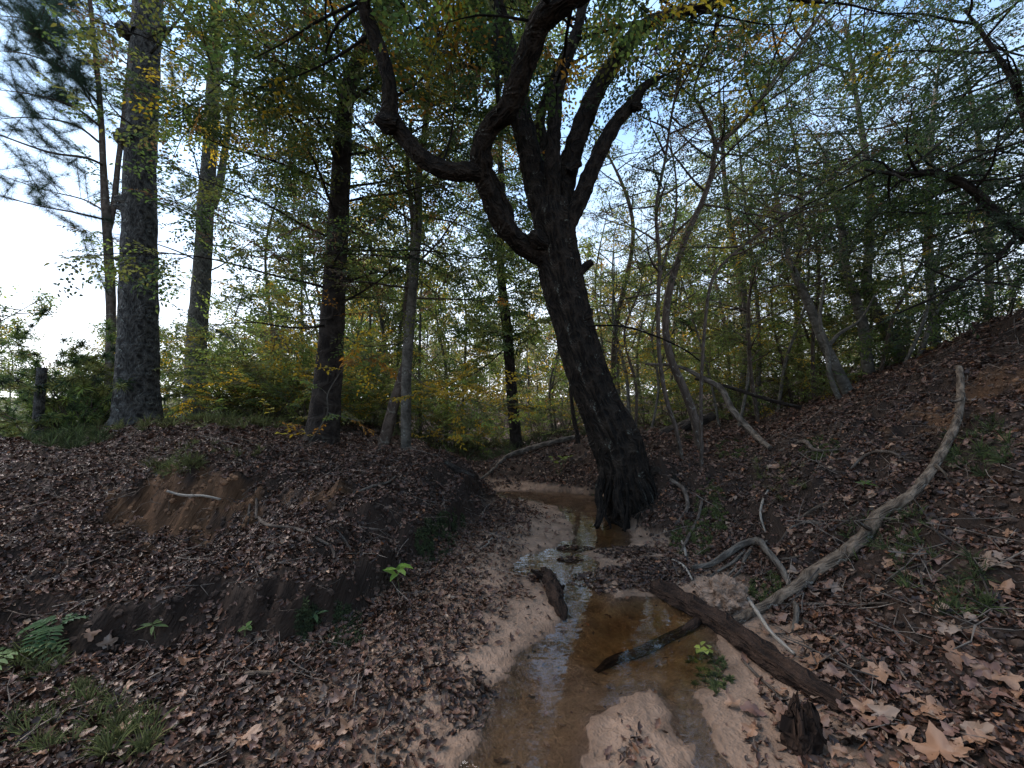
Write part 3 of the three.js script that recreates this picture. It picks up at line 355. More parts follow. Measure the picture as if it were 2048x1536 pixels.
{ // dark trunk
  const T = stemTree('dark_tree', 'straight dark trunk with a wide base on the leafy bank', [[641, 905, 74], [645, 870, 68], [650, 820, 62], [658, 740, 55], [664, 650, 50], [670, 550, 46], [676, 450, 42], [682, 350, 38], [687, 260, 34], [694, 190, 32], [712, 130, 30], [740, 70, 27], [765, 0, 24], [780, -100, 20]], 6.2, M.barkDark, { seg: 44, step: 0.035, flare: 0.12, flute: 0.08, rise: 3 });
  const o = { tints: [['olive', 5], ['yellow', 3.2], ['green', 3], ['lime', 1.5], ['orange', 0.4]], dens: 9, sub: 3.4, bare: 0.05, lift: -0.05, size: 0.85 };
  const oD = { ...o, tints: [['green', 4], ['dark', 2], ['olive', 3], ['brown', 0.8], ['lime', 1]], dens: 7 };
  const br = (q, r, oo) => T.cr.along(q.map((a) => at(...a)), r, oo);
  br([[690, 215, 6.2], [620, 220, 5.7], [540, 225, 5.3], [450, 215, 5.1], [380, 205, 5]], 0.02, o); br([[688, 245, 6.2], [640, 235, 5.8], [560, 250, 5.6], [470, 250, 5.4]], 0.016, o);
  br([[700, 160, 6.2], [640, 120, 5.8], [560, 60, 5.6], [500, 10, 5.5]], 0.02, o); br([[720, 120, 6.2], [700, 40, 5.7], [650, -20, 5.5]], 0.016, o);
  br([[694, 180, 6.2], [760, 130, 6], [830, 110, 5.8], [880, 150, 5.6]], 0.016, o); br([[690, 215, 6.1], [720, 180, 5.8], [745, 130, 5.5]], 0.012, o);
  br([[690, 440, 6.3], [640, 390, 6.8], [580, 330, 7.4], [500, 270, 8]], 0.02, oD); br([[668, 640, 6.1], [640, 640, 5.6], [600, 645, 5.3], [560, 640, 5.1]], 0.01, { ...o, dens: 4, tints: [['yellow', 3], ['orange', 2]] });
  br([[664, 650, 6.2], [720, 690, 5.8], [780, 690, 5.6], [815, 685, 5.5]], 0.012, { ...o, dens: 1.5 });
  around(T.cr, T.pts.slice(3, 12), 30, 0.12, 1, (t) => 2.2 + t * 0.6, { ...oD, el: [-0.15, 0.6] });
  around(T.cr, T.pts.slice(-4), 8, 0, 1, () => 2.2, oD);
  // low pale twig with yellow leaves in front of the trunk
  const tw = [[612, 870, 5.5], [655, 825, 5.2], [655, 790, 5.1], [680, 745, 5], [700, 705, 4.9]].map((a) => at(...a)); T.cr.build(T.t, G.spray[0], M.leaf, M.barkDark);
  const S = thing('yellow_sapling', 'thin pale sapling with yellow leaves before the dark trunk', 'sapling', V(tw[0].x, hAt(tw[0].x, tw[0].z), tw[0].z)); tw[0].y = hAt(tw[0].x, tw[0].z) - 0.05;
  part('stem', tube(tw, [0.011, 0.009, 0.008, 0.006, 0.003], { seg: 7, step: 0.05 }), M.barkPale, S); const c2 = new Crown(); const ol = { tints: [['yellow', 3], ['orange', 3], ['lime', 1]], dens: 4, sub: 3, bare: 0.2, size: 0.7, subLen: 1 };
  c2.along([tw[1], at(690, 835, 5.1), at(720, 842, 5)], 0.006, { ...ol, levels: 0 }); c2.along([tw[3], at(720, 720, 4.9), at(760, 712, 4.8)], 0.005, { ...ol, levels: 0, dens: 9 }); c2.along([tw[2], at(640, 775, 5), at(620, 770, 4.9)], 0.005, { ...ol, levels: 0 }); c2.along([tw[4], at(715, 680, 4.85), at(735, 690, 4.8)], 0.003, { ...ol, levels: 0, dens: 9 }); c2.along([tw[0], at(625, 858, 5.4), at(590, 850, 5.2)], 0.003, { ...ol, levels: 0 });
  c2.build(S, G.wide[0], M.leaf, M.barkPale);
}
{ // twin grey stems beside the gully
  const T = stemTree('twin_stem_tree', 'slender grey twin stemmed tree left of the gully', [[813, 905, 22], [812, 850, 21], [812, 780, 20], [815, 710, 21], [822, 620, 20], [830, 520, 19], [836, 440, 17], [838, 350, 14], [850, 260, 12], [858, 150, 10], [865, 40, 8]], 6.6, M.barkPale, { seg: 16, step: 0.05, rise: 2.5, flare: 0.2 });
  addStem(T, 'stem', [[762, 912, 27], [775, 860, 24], [790, 800, 22], [805, 750, 20], [816, 700, 16], [812, 620, 13], [822, 540, 12], [826, 450, 11], [815, 330, 9], [822, 240, 7]], 6.7, M.barkBrown);
  const o = { tints: [['dark', 2], ['green', 4], ['olive', 3], ['brown', 1], ['orange', 0.6], ['lime', 1]], dens: 6, sub: 2.5, bare: 0.1, lift: 0, size: 0.9 };
  around(T.cr, T.pts.slice(4), 42, 0.02, 1, (t) => 1.8 + 0.5 * t, { ...o, el: [-0.25, 0.6] });
  T.cr.along([[815, 740, 6.5], [850, 770, 6.2], [900, 790, 6], [980, 810, 5.8], [1020, 825, 5.6]].map((a) => at(...a)), 0.012, { ...o, dens: 12, sub: 5, subLen: 0.6, tints: [['yellow', 5], ['olive', 2], ['lime', 2]] });
  T.cr.build(T.t, G.spray[1], M.leaf, M.barkBrown);
}
{ // leafy tree in mid distance, with climbing leaves
  const T = stemTree('ivy_clad_tree', 'trunk clad in green climbing leaves beyond the creek bend', [[1034, 905, 26], [1030, 860, 23], [1024, 790, 22], [1018, 710, 21], [1012, 640, 20], [1004, 570, 18], [1000, 500, 16], [1005, 400, 14], [1000, 300, 11]], 10.5, M.barkDark, { seg: 18, step: 0.08, rise: 4, flare: 0.25 });
  const o = { tints: [['green', 5], ['lime', 1.2], ['olive', 2]], dens: 8, sub: 4, bare: 0.05, lift: -0.05, size: 1.0 };
  around(T.cr, T.pts.slice(3, 9), 46, 0.0, 1, () => 1.15, { ...o, el: [-0.4, 0.4] });
  around(T.cr, T.pts.slice(-4), 16, 0.1, 1, () => 2.2, { ...o, dens: 5 });
  T.cr.along([[1018, 690, 10.5], [960, 740, 9.8], [900, 770, 9.4]].map((a) => at(...a)), 0.02, { ...o, tints: [['yellow', 2], ['lime', 3], ['olive', 2]] });
  T.cr.build(T.t, G.wide[1], M.leaf, M.barkDark);
}
{ // pine on the far left
  const T = stemTree('pine_tree', 'forked pine with long needles left of the thickest trunk', [[217, 850, 28], [220, 780, 24], [222, 620, 22], [218, 520, 22], [212, 430, 20], [206, 320, 15], [201, 220, 13], [190, 100, 12], [180, 0, 10], [172, -120, 8]], 8.5, M.barkBrown, { seg: 16, step: 0.07, rise: 2.5 });
  const s2 = addStem(T, 'stem', [[215, 470, 15], [226, 420, 14], [236, 330, 13], [246, 250, 12], [258, 130, 10], [268, 0, 9], [275, -120, 6]], 8.6, M.barkBrown);
  const cr = T.cr, bough = (q, r, dens = 8) => { const pts = q.map((a) => at(...a)); cr.wood.push(tube(pts, pts.map((_, i) => Math.max(0.004, r * (1 - 0.8 * i / (pts.length - 1)))), { seg: 6, step: 0.15 }));
    const c = new THREE.CatmullRomCurve3(pts), L = c.getLength(), n = Math.round(L * dens * 1.7); for (let i = 0; i < n; i++) { const b = c.getPointAt(lerp(0.15, 1, (i + R()) / n)), e = V(rr(-1, 0.6), rr(-0.2, 0.9), rr(-1, 1)).normalize(), l = rr(0.4, 1.15), p2 = b.clone().addScaledVector(e, l); cr.wood.push(tube([b, b.clone().lerp(p2, 0.5).add(V(0, -0.03, 0)), p2], [0.006, 0.005, 0.003], { seg: 3, step: 0.3 })); for (let k = 0; k < 6; k++) cr.put(b.clone().lerp(p2, lerp(0.2, 1, (k + R()) / 6)), e, rr(0.8, 1.2), pick([['pine', 3], ['dark', 1]]), 1.5); } };
  bough([[207, 330, 8.5], [170, 315, 8], [100, 305, 7.5], [0, 270, 7], [-80, 240, 6.6]], 0.03, 4.5); bough([[203, 255, 8.5], [150, 215, 8], [70, 190, 7.5], [0, 180, 7]], 0.028); bough([[205, 290, 8.5], [150, 250, 8.3], [60, 235, 8], [-20, 240, 7.8]], 0.026, 6);
  bough([[212, 440, 8.5], [150, 425, 8], [70, 410, 7.6], [-20, 385, 7.2]], 0.024, 3.5); bough([[213, 425, 8.5], [170, 400, 8.6], [90, 380, 8.6], [-30, 340, 8.6]], 0.02, 3.5); bough([[200, 210, 8.5], [140, 150, 8.2], [60, 110, 8], [-20, 100, 7.8]], 0.026, 12); bough([[195, 140, 8.5], [140, 80, 8.2], [60, 40, 8], [-20, 30, 7.8]], 0.024, 12);
  bough([[203, 240, 8.4], [160, 170, 8], [100, 90, 7.4], [40, 60, 7]], 0.022, 14); bough([[188, 80, 8.5], [130, 20, 8.2], [60, -30, 8], [0, -60, 7.8]], 0.024, 12); bough([[183, 30, 8.5], [120, -40, 8.3], [60, -90, 8]], 0.02, 10); bough([[246, 250, 8.6], [300, 210, 9], [350, 180, 9.4], [380, 160, 9.6]], 0.02, 6); bough([[236, 330, 8.6], [290, 350, 9.2], [340, 380, 9.6], [360, 430, 9.8]], 0.016, 4);
  bough([[222, 520, 8.5], [190, 470, 8.2], [170, 460, 8]], 0.01, 3); bough([[222, 600, 8.5], [200, 560, 8.2], [185, 560, 8]], 0.008, 3); bough([[258, 130, 8.6], [210, 100, 8.2], [160, 60, 8]], 0.02, 12);
  cr.build(T.t, G.needle, M.needle, M.barkBrown, 'needles');
}

// ------------------------------------------------------------------ saplings and slender trees on the right bank
const airy = { tints: [['dark', 4], ['green', 3], ['olive', 1.5], ['brown', 1.5]], dens: 4.6, sub: 2.6, bare: 0.1, lift: 0.02, size: 0.85 };
{
  const T = stemTree('forked_sapling', 'curved sapling with a wide fork on the leafy terrace', [[1400, 885, 20], [1392, 850, 19], [1366, 774, 17], [1341, 716, 16], [1331, 650, 15], [1339, 580, 15], [1355, 525, 14], [1377, 461, 13], [1405, 402, 12], [1424, 345, 12], [1432, 297, 11], [1480, 250, 10], [1540, 170, 9], [1600, 90, 8], [1660, 0, 7], [1730, -110, 5]], 5.9, M.barkBrown, { seg: 14, step: 0.05, flare: 0.15 });
  const l2 = addStem(T, 'limb', [[1432, 300, 9], [1424, 265, 8], [1402, 215, 7], [1387, 190, 6], [1410, 120, 5], [1440, 40, 4], [1460, -60, 3]], 5.9, M.barkBrown);
  around(T.cr, T.pts.slice(7), 32, 0.05, 1, () => 1.5, { ...airy, el: [-0.4, 0.8] }); around(T.cr, l2, 22, 0.2, 1, () => 1.3, airy);
  T.cr.along([[1590, 100, 5.9], [1540, 60, 5.6], [1500, 10, 5.4]].map((a) => at(...a)), 0.01, { ...airy, tints: [['yellow', 2], ['orange', 2], ['olive', 2]], dens: 8 });
  T.cr.build(T.t, G.fine[0], M.leaf, M.barkBrown);
}
{
  const T = stemTree('slender_sapling', 'thin upright sapling just left of the forked sapling', [[1368, 905, 9], [1350, 850, 9], [1337, 815, 9], [1320, 724, 9], [1316, 620, 9], [1319, 520, 8], [1312, 420, 7], [1330, 320, 6], [1345, 220, 5], [1370, 100, 4]], 5.4, M.barkBrown, { seg: 10, step: 0.06 });
  addStem(T, 'limb', [[1318, 560, 7], [1335, 500, 6], [1350, 440, 5], [1352, 360, 4], [1340, 280, 3]], 5.4, M.barkBrown);
  around(T.cr, T.pts.slice(4), 24, 0.05, 1, () => 0.95, { ...airy, el: [-0.1, 0.8], dens: 4 }); T.cr.build(T.t, G.fine[1], M.leaf, M.barkBrown);
}
{
  const T = stemTree('arching_sapling', 'thin whip of a sapling arching over to the right', [[1402, 890, 8], [1402, 800, 7.5], [1406, 700, 7], [1421, 572, 7], [1437, 538, 6.5], [1496, 484, 6], [1555, 447, 5], [1642, 365, 4], [1730, 300, 3]], 5.2, M.barkBrown, { seg: 9, step: 0.06 });
  around(T.cr, T.pts.slice(4), 16, 0.1, 1, () => 0.8, { ...airy, el: [-0.2, 0.6] }); T.cr.build(T.t, G.fine[0], M.leaf, M.barkBrown);
}
{
  const T = stemTree('mossy_twin_tree', 'twin trunk tree with a mossy leaning stem on the upper right bank', [[1745, 780, 30], [1735, 730, 26], [1727, 660, 24], [1712, 600, 22], [1692, 540, 20], [1684, 460, 18], [1668, 390, 14], [1650, 300, 10]], 7.4, M.barkPale, { seg: 18, step: 0.06 });
  addStem(T, 'stem', [[1815, 745, 40], [1795, 700, 34], [1768, 650, 30], [1742, 605, 27], [1732, 560, 24]], 7.5, M.mossBark); const s = addStem(T, 'stem', [[1732, 565, 22], [1738, 500, 20], [1742, 430, 18], [1736, 340, 16], [1722, 250, 13], [1706, 150, 10], [1690, 40, 7]], 7.5, M.barkPale);
  around(T.cr, s, 42, 0.05, 1, () => 1.9, { ...airy, tints: [['dark', 5], ['green', 3], ['brown', 1]], dens: 6 }); around(T.cr, T.pts.slice(3), 18, 0.2, 1, () => 1.5, { ...airy, tints: [['dark', 4], ['green', 3]] }); T.cr.build(T.t, G.spray[2], M.leaf, M.barkPale);
}
{
  const T = stemTree('pale_tree', 'pale leaning trunk rising from the terrace below the mossy twin', [[1712, 835, 30], [1698, 790, 26], [1672, 735, 24], [1645, 680, 22], [1622, 620, 20], [1600, 570, 17], [1575, 510, 13], [1560, 430, 9], [1540, 330, 6]], 6.6, M.barkPale, { seg: 16, step: 0.05 });
  addStem(T, 'stem', [[1706, 842, 14], [1680, 800, 13], [1660, 750, 12], [1655, 700, 11], [1640, 640, 8], [1650, 560, 5]], 6.3, M.barkPale); addStem(T, 'limb', [[1652, 700, 12], [1676, 670, 9], [1720, 640, 6], [1750, 590, 4]], 6.5, M.barkPale);
  around(T.cr, T.pts.slice(4), 24, 0.1, 1, () => 1.4, { ...airy, tints: [['olive', 3], ['green', 3], ['dark', 2]], dens: 5 }); T.cr.build(T.t, G.fine[1], M.leaf, M.barkPale);
}
{ // evergreen reaching in from the right
  const T = stemTree('evergreen_tree', 'dark evergreen tree reaching in over the crest from the right', [[2190, 640, 60], [2160, 560, 52], [2100, 500, 44], [2048, 470, 34], [1990, 425, 28], [1935, 372, 24], [1870, 345, 18], [1800, 348, 12], [1730, 340, 6]], 4.6, M.barkDark, { seg: 18, step: 0.05 });
  const s2 = addStem(T, 'limb', [[2100, 500, 36], [2090, 380, 30], [2060, 270, 24], [2030, 170, 18], [1980, 90, 12], [1930, 20, 7]], 4.8, M.barkDark);
  const s3 = addStem(T, 'limb', [[2040, 465, 16], [1990, 520, 12], [1930, 560, 9], [1860, 600, 6]], 4.6, M.barkDark);
  const o = { ...airy, tints: [['dark', 5], ['green', 2]], dens: 8, sub: 3.4, lift: -0.05 };
  around(T.cr, T.pts.slice(3), 24, 0.05, 1, () => 1.1, { ...o, el: [-0.5, 0.5] }); around(T.cr, s2, 36, 0.1, 1, () => 1.3, { ...o, el: [-0.4, 0.5], dens: 6 }); around(T.cr, s3, 10, 0.1, 1, () => 0.7, { ...o, el: [-0.5, 0.4] }); T.cr.build(T.t, G.fine[0], M.leaf, M.barkDark);
}
for (const [i, [px, d, h, L]] of [[1230, 10.5, 8.5, 'leafy tree just right of the leaning trunk, its crown filling the sky there'], [1480, 9.2, 8, 'leafy tree behind the forked sapling with a broad fine leaved crown'], [1610, 10.5, 9, 'tall fine leaved tree left of the mossy twin trunk'], [1880, 8.6, 7.5, 'dense dark leaved tree standing behind the upper right crest'], [1980, 9.5, 8, 'dark leaved tree farthest right behind the crest']].entries()) {
  const b = at(px, 820, d); const bb = root0(b.x, b.z), t = thing('canopy_tree', L, 'tree', V(b.x, hAt(b.x, b.z), b.z)), pts = [bb, bb.clone().add(V(rr(-0.2, 0.2), h * 0.3, 0)), bb.clone().add(V(rr(-0.5, 0.5), h * 0.65, rr(-0.3, 0.3))), bb.clone().add(V(rr(-0.6, 0.6), h, rr(-0.3, 0.3)))];
  part('trunk', tube(pts, [0.085, 0.07, 0.05, 0.015], { seg: 10, step: 0.15 }), i % 2 ? M.barkPale : M.barkBrown, t); const c = new Crown();
  around(c, pts, 26, 0.3, 1, (q) => 2.0 - 0.5 * q, { ...airy, tints: i > 2 ? [['dark', 4], ['green', 3]] : [['green', 3], ['dark', 2], ['olive', 3], ['brown', 1.5], ['lime', 1]], dens: 4.5, el: [-0.3, 0.7] }); c.build(t, G.fine[i % 2], M.leaf, M.barkBrown);
}
// thin pole saplings between and behind them
const ORD = 'first second third fourth fifth sixth seventh eighth ninth tenth eleventh twelfth thirteenth fourteenth fifteenth sixteenth'.split(' '); let nth = 0;
for (const [x, y, w, d, lean, hgt] of [[1258, 860, 8, 9, -6, 5], [1270, 870, 7, 8, 4, 4], [1475, 850, 7, 7.5, 14, 4.5], [1518, 850, 8, 7.2, -10, 4], [1555, 845, 7, 8, 20, 4.5], [1590, 835, 6, 8.5, -16, 4], [1630, 820, 8, 7.8, 10, 5], [1760, 770, 7, 7, 30, 4], [1800, 745, 7, 6.5, 40, 4], [1440, 862, 6, 8.2, -20, 4], [1300, 868, 6, 8.4, 16, 4.2], [1230, 870, 7, 10, 2, 5.5], [1830, 720, 9, 6.6, 60, 4.5], [1660, 800, 6, 9, -30, 5]].sort((p, q) => p[0] - q[0])) {
  const b = at(x, y, d), k = px2r(w, d); b.y = hAt(b.x, b.z); const top = b.clone().add(V(lean * 0.035, hgt * 0.9, rr(-0.4, 0.4)));
  const t = thing('pole_sapling', ORD[nth++] + ' thin pole sapling counted rightward from the leaning tree', 'sapling', b.clone(), 'pole saplings on the right terrace'); const pts = [b.clone().add(V(0, -0.1, 0)), b.clone().lerp(top, 0.25).add(V(rr(-0.1, 0.1), 0, 0)), b.clone().lerp(top, 0.55).add(V(rr(-0.3, 0.3), 0, rr(-0.2, 0.2))), b.clone().lerp(top, 0.8).add(V(rr(-0.1, 0.1), 0, 0)), top];
  part('stem', tube(pts, [k, k * 0.85, k * 0.65, k * 0.4, 0.004], { seg: 8, step: 0.12 }), R() < 0.5 ? M.barkPale : M.barkBrown, t); const c = new Crown();
  around(c, pts, 13, 0.3, 1, () => 0.85, { ...airy, dens: 5, tints: [['olive', 3], ['green', 2], ['lime', 3], ['brown', 0.6], ['yellow', 1]] }); c.build(t, G.fine[1], M.leaf, M.barkBrown);
}

// ------------------------------------------------------------------ woods behind
{
  const mk = (x, z, h, rad, label, group, tints, dense, geo) => {
    const b = root0(x, z), t = thing('woodland_tree', label, 'tree', V(x, hAt(x, z), z), group), k = 0.018 + h * 0.0055, pts = [b, b.clone().add(V(rr(-0.2, 0.2), h * 0.3, rr(-0.2, 0.2))), b.clone().add(V(rr(-0.5, 0.5), h * 0.65, rr(-0.5, 0.5))), b.clone().add(V(rr(-0.8, 0.8), h, rr(-0.8, 0.8)))];
    part('trunk', tube(pts, [k, k * 0.8, k * 0.5, 0.01], { seg: 7, step: 0.5 }), R() < 0.6 ? M.barkPale : M.barkAsh, t);
    const c = new Crown(); around(c, pts, Math.round(h * 2.4 * dense), 0.12, 1, (q) => rad * (1.05 - 0.55 * q), { tints, dens: 3.2, sub: 1.3, bare: 0.2, lift: 0.03, size: 1, el: [-0.05, 0.7], r: 0.02 }); c.build(t, geo, M.leaf, M.barkBrown);
  };
  R = rng(4242);
  const mid = [['green', 3], ['olive', 4], ['lime', 4], ['yellow', 1.5], ['pale', 3]], fall = [['olive', 3], ['yellow', 2.5], ['orange', 1.5], ['pale', 4], ['brown', 1], ['lime', 2]], deep = [['green', 4], ['dark', 2], ['olive', 3], ['lime', 1]];
  const row = (n, x0, x1, z0, z1, h0, h1, r0, r1, where, group, tt, dense, geos) => { const P = []; for (let i = 0; i < n; i++) P.push([lerp(x0, x1, (i + R()) / n), -rr(z0, z1)]); P.sort((p, q) => p[0] / -p[1] - q[0] / -q[1]).forEach(([x, z], i) => mk(x, z, rr(h0, h1), rr(r0, r1), ORD[i] + ' tree from the left in the ' + where, group, tt[i % tt.length], dense, geos[i % geos.length])); };
  row(15, -7.5, -1.6, 11, 17, 5, 9.5, 1.3, 2, 'woods behind the left bank', 'woodland trees behind the left bank', [deep, mid, mid], 1, G.clump);
  row(12, 0.4, 7, 12, 19, 5, 9, 1.3, 2, 'woods behind the leaning tree', 'woodland trees behind the leaning tree', [fall, mid], 0.9, G.clump);
  row(16, -14, 14, 21, 32, 6, 11, 1.8, 2.8, 'deeper woods beyond the creek', 'deeper woodland trees', [mid, fall], 0.8, G.far);
  row(12, 5, 15, 8.5, 16, 4.5, 8.5, 1.4, 2.2, 'woods over the right bank', 'trees behind the right bank', [deep, mid, deep], 1, G.clump);
  row(14, -46, -10, 24, 38, 3.4, 6.4, 1.4, 2.4, 'tree line beyond the field', 'trees beyond the field', [deep, mid], 0.9, G.far);
  row(11, -19, -7.5, 12.5, 20, 2.6, 4.6, 1.2, 1.9, 'tall brush between the left trunks', 'brush behind the left trunks', [mid, deep], 1.5, G.clump);
  row(16, -40, 50, 42, 60, 7, 13, 2.2, 3.4, 'farthest pale row of trees', 'farthest trees', [fall], 0.7, G.far);
  // understorey shrubs
  const lush = [['lime', 4], ['olive', 4], ['green', 2], ['yellow', 1.5]];
  let ns = 0, nr = 0, nc = 0;
  const shrub = (name, label, group, x, z, h, rad, tints, n, geo, mat = M.leaf) => { const b = root0(x, z, 0.05), t = thing(name, label, 'shrub', V(x, hAt(x, z), z), group), c = new Crown();
    for (let i = 0; i < n; i++) { const az = i * 2.4 + R(), el = rr(0.5, 1.35); c.limb(b.clone(), upTo(0, az, el), h * rr(0.6, 1.1), 0.012, { tints, dens: 6, sub: 3, bare: 0.1, crook: 0.22, size: rad }); } c.build(t, geo, mat, M.barkBrown); };
  for (const [px, d, h, tt] of [[455, 9, 1.7, lush], [500, 9.5, 2.2, mid], [545, 9, 2.2, lush], [590, 9.6, 2.4, lush], [620, 8.6, 1.9, mid], [720, 9.5, 2.1, lush], [765, 10, 1.6, mid], [870, 10.5, 1.7, lush], [915, 11.5, 1.9, lush], [975, 12, 1.4, lush]]) { const p = at(px, 850, d); shrub('green_shrub', ORD[ns++] + ' leafy shrub from the left in the thicket behind the left bank', 'shrubs behind the left bank', p.x, p.z, h, 0.95, tt, 11, G.spray[2]); }
  for (const [px, d, h, tt] of [[1080, 12, 1.4, lush], [1130, 10.5, 1.2, fall], [1200, 10.5, 1.3, lush], [1290, 10, 1.5, lush], [1370, 9.5, 1.8, lush], [1450, 9.5, 2.9, mid], [1530, 9, 3.0, lush], [1600, 9.2, 3.0, mid], [1670, 8.8, 2.8, mid], [1760, 8.6, 2.4, deep], [1850, 7.6, 1.6, deep], [1930, 6.8, 1.5, deep], [2010, 6.4, 1.4, deep]]) { const p = at(px, 850, d); shrub('bank_shrub', ORD[nr++] + ' loose shrub from the left in the thicket behind the right bank', 'shrubs behind the right bank', p.x, p.z, h, 0.9, tt, 10, G.fine[0]); }
  for (const [px, d, h] of [[120, 7.6, 1.6], [165, 7.2, 1.8], [190, 8, 1.7], [60, 9.5, 1.5]]) { const p = at(px, 850, d); shrub('cedar_shrub', ['dark feathery evergreen shrub directly right of the fence post', 'tallest feathery evergreen shrub left of the thickest trunk', 'feathery evergreen shrub closest to the thickest trunk', 'feathery evergreen shrub left of the fence post'][nc++], 'evergreen shrubs by the trunk', p.x, p.z, h, 1.2, deep, 15, G.cedar[0], M.needle); }
  R = rng(515); // the wood beyond, too deep to tell apart
  const ms = [], cs = []; for (let i = 0; i < 3600; i++) { const z = -rr(19, 52), x = rr(-1.5, 1.5) * -z; if (x < z * 0.62 && R() < 0.75) continue; const top = 3.2 + 2.4 * fbm(x * 0.13, z * 0.13, 2) + (-z - 17) * 0.1, y = Math.pow(R(), 1.6) * top; const m = new THREE.Matrix4().makeRotationY(rr(0, 6.3)); const s = rr(0.7, 1.3); m.scale(V(s, s, s)); m.setPosition(x, hAt(x, z) + y, z); ms.push(m); const t = pick([['olive', 3], ['green', 3], ['pale', 3], ['brown', 1.5], ['yellow', 1], ['orange', 0.5]]), v = rr(0.7, 1.3); cs.push(new THREE.Color().setRGB(t[0] * v, t[1] * v, t[2] * v)); }
  tag(inst('far_woods', G.far[0], M.leaf, ms, cs), 'pale green and russet thicket filling the woods far behind', 'woods', null, 'stuff');
  R = rng(99);
}
{ // fence post
  const p = at(76, 860, 6.6); p.y = hAt(p.x, p.z); const g = tube([V(p.x, p.y - 0.2, p.z), V(p.x, p.y + 0.5, p.z), V(p.x + 0.02, at(78, 735, 6.6).y, p.z)], [0.068, 0.066, 0.062], { seg: 14, step: 0.1, rough: 0.02 });
  tag(part('fence_post', g, M.barkGrey, scene), 'round weathered wooden fence post among the evergreens', 'post').name = numbered('fence_post');
}

// ------------------------------------------------------------------ fallen wood
R = rng(314);
// points: [px, py, width px, lift in radii] set down on the ground seen there; a number as fifth value = distance instead
function log(name, label, category, L, mat, o = {}) {
  const pts = L.map(([a, b, w, lift = 0.6, d]) => { if (d) return at(a, b, d); const g = ground(a, b), k = px2r(w, -g.z, a); return g.addScaledVector(nAt(g.x, g.z), k * lift); }), rad = L.map(([a, b, w], i) => px2r(w, -pts[i].z, a));
  const t = thing(name, label, category, pts[Math.floor(pts.length / 2)].clone(), o.group); part(o.main ?? 'stem', tube(pts, rad, { seg: 16, step: 0.025, rough: 0.1, nf: 8, capA: true, tile: 0.3, seed: R() * 60, ...o.tube }), mat, t); return { t, pts, rad };
}
const gd = (a, b) => -ground(a, b).z - 0.015;
const bit = (T, name, L, mat, o = {}) => { const pts = L.map(([a, b, w, d]) => at(a, b, d)); part(name, tube(pts, L.map(([a, b, w, d]) => px2r(w, d, a)), { seg: 9, step: 0.025, rough: 0.1, nf: 9, capA: true, tile: 0.3, seed: R() * 60, ...o }), mat, T.t); };
{
  const L = log('fallen_branch', 'long curved pale fallen branch sweeping down the right bank', 'branch', [[1918, 734, 14, 1, 3.75], [1921, 768, 17, 1, 3.62], [1917, 832, 19, 1, 3.4], [1888, 898, 22, 1, 3.2], [1854, 952, 24, 1, 3.06], [1813, 997, 25, 1, 2.96], [1763, 1035, 30, 0.9], [1738, 1073, 32, 0.9], [1683, 1120, 31, 0.8], [1629, 1157, 29, 0.8], [1585, 1193, 26, 0.8], [1519, 1226, 22, 0.8], [1464, 1252, 18, 0.5]], M.deadWood, { tube: { rough: 0.2, nf: 12, flute: 0.12, step: 0.018 } });
  const dp = (i) => -L.pts[i].z; bit(L, 'branch_stub', [[1590, 1200, 13, dp(10)], [1593, 1225, 13, gd(1593, 1240)], [1588, 1262, 11, gd(1588, 1262)]], M.greyWood); bit(L, 'branch_stub', [[1745, 1062, 14, dp(7)], [1725, 1050, 10, dp(7) - 0.04], [1715, 1043, 5, dp(7) - 0.05]], M.deadWood);
  bit(L, 'branch_stub', [[1920, 800, 10, 3.45], [1907, 803, 8, 3.42], [1899, 801, 5, 3.4]], M.deadWood); bit(L, 'branch_stub', [[1870, 930, 9, 3.08], [1888, 945, 7, 3.02], [1896, 962, 4, 3.0]], M.deadWood);
}
log('rotten_log', 'dark crumbling rotten log lying across the creek edge', 'log', [[1308, 1180, 30, 0.4], [1350, 1205, 40, 0.5], [1420, 1245, 46, 0.5], [1500, 1300, 54, 0.5], [1570, 1350, 58, 0.5], [1640, 1392, 56, 0.4], [1690, 1420, 44, 0.1]], M.rotWood, { tube: { rough: 0.22, seg: 26, step: 0.016, nf: 10, flute: 0.25 } });
log('sunken_branch', 'dark wet branch curving into the water by the rotten log', 'branch', [[1192, 1356, 12, 0.2], [1225, 1346, 24, 0.6], [1280, 1330, 26, 0.7], [1340, 1300, 24, 0.9], [1385, 1268, 22, 1.2], [1410, 1245, 16, 1.6]], M.rotWood, { tube: { rough: 0.14 } });
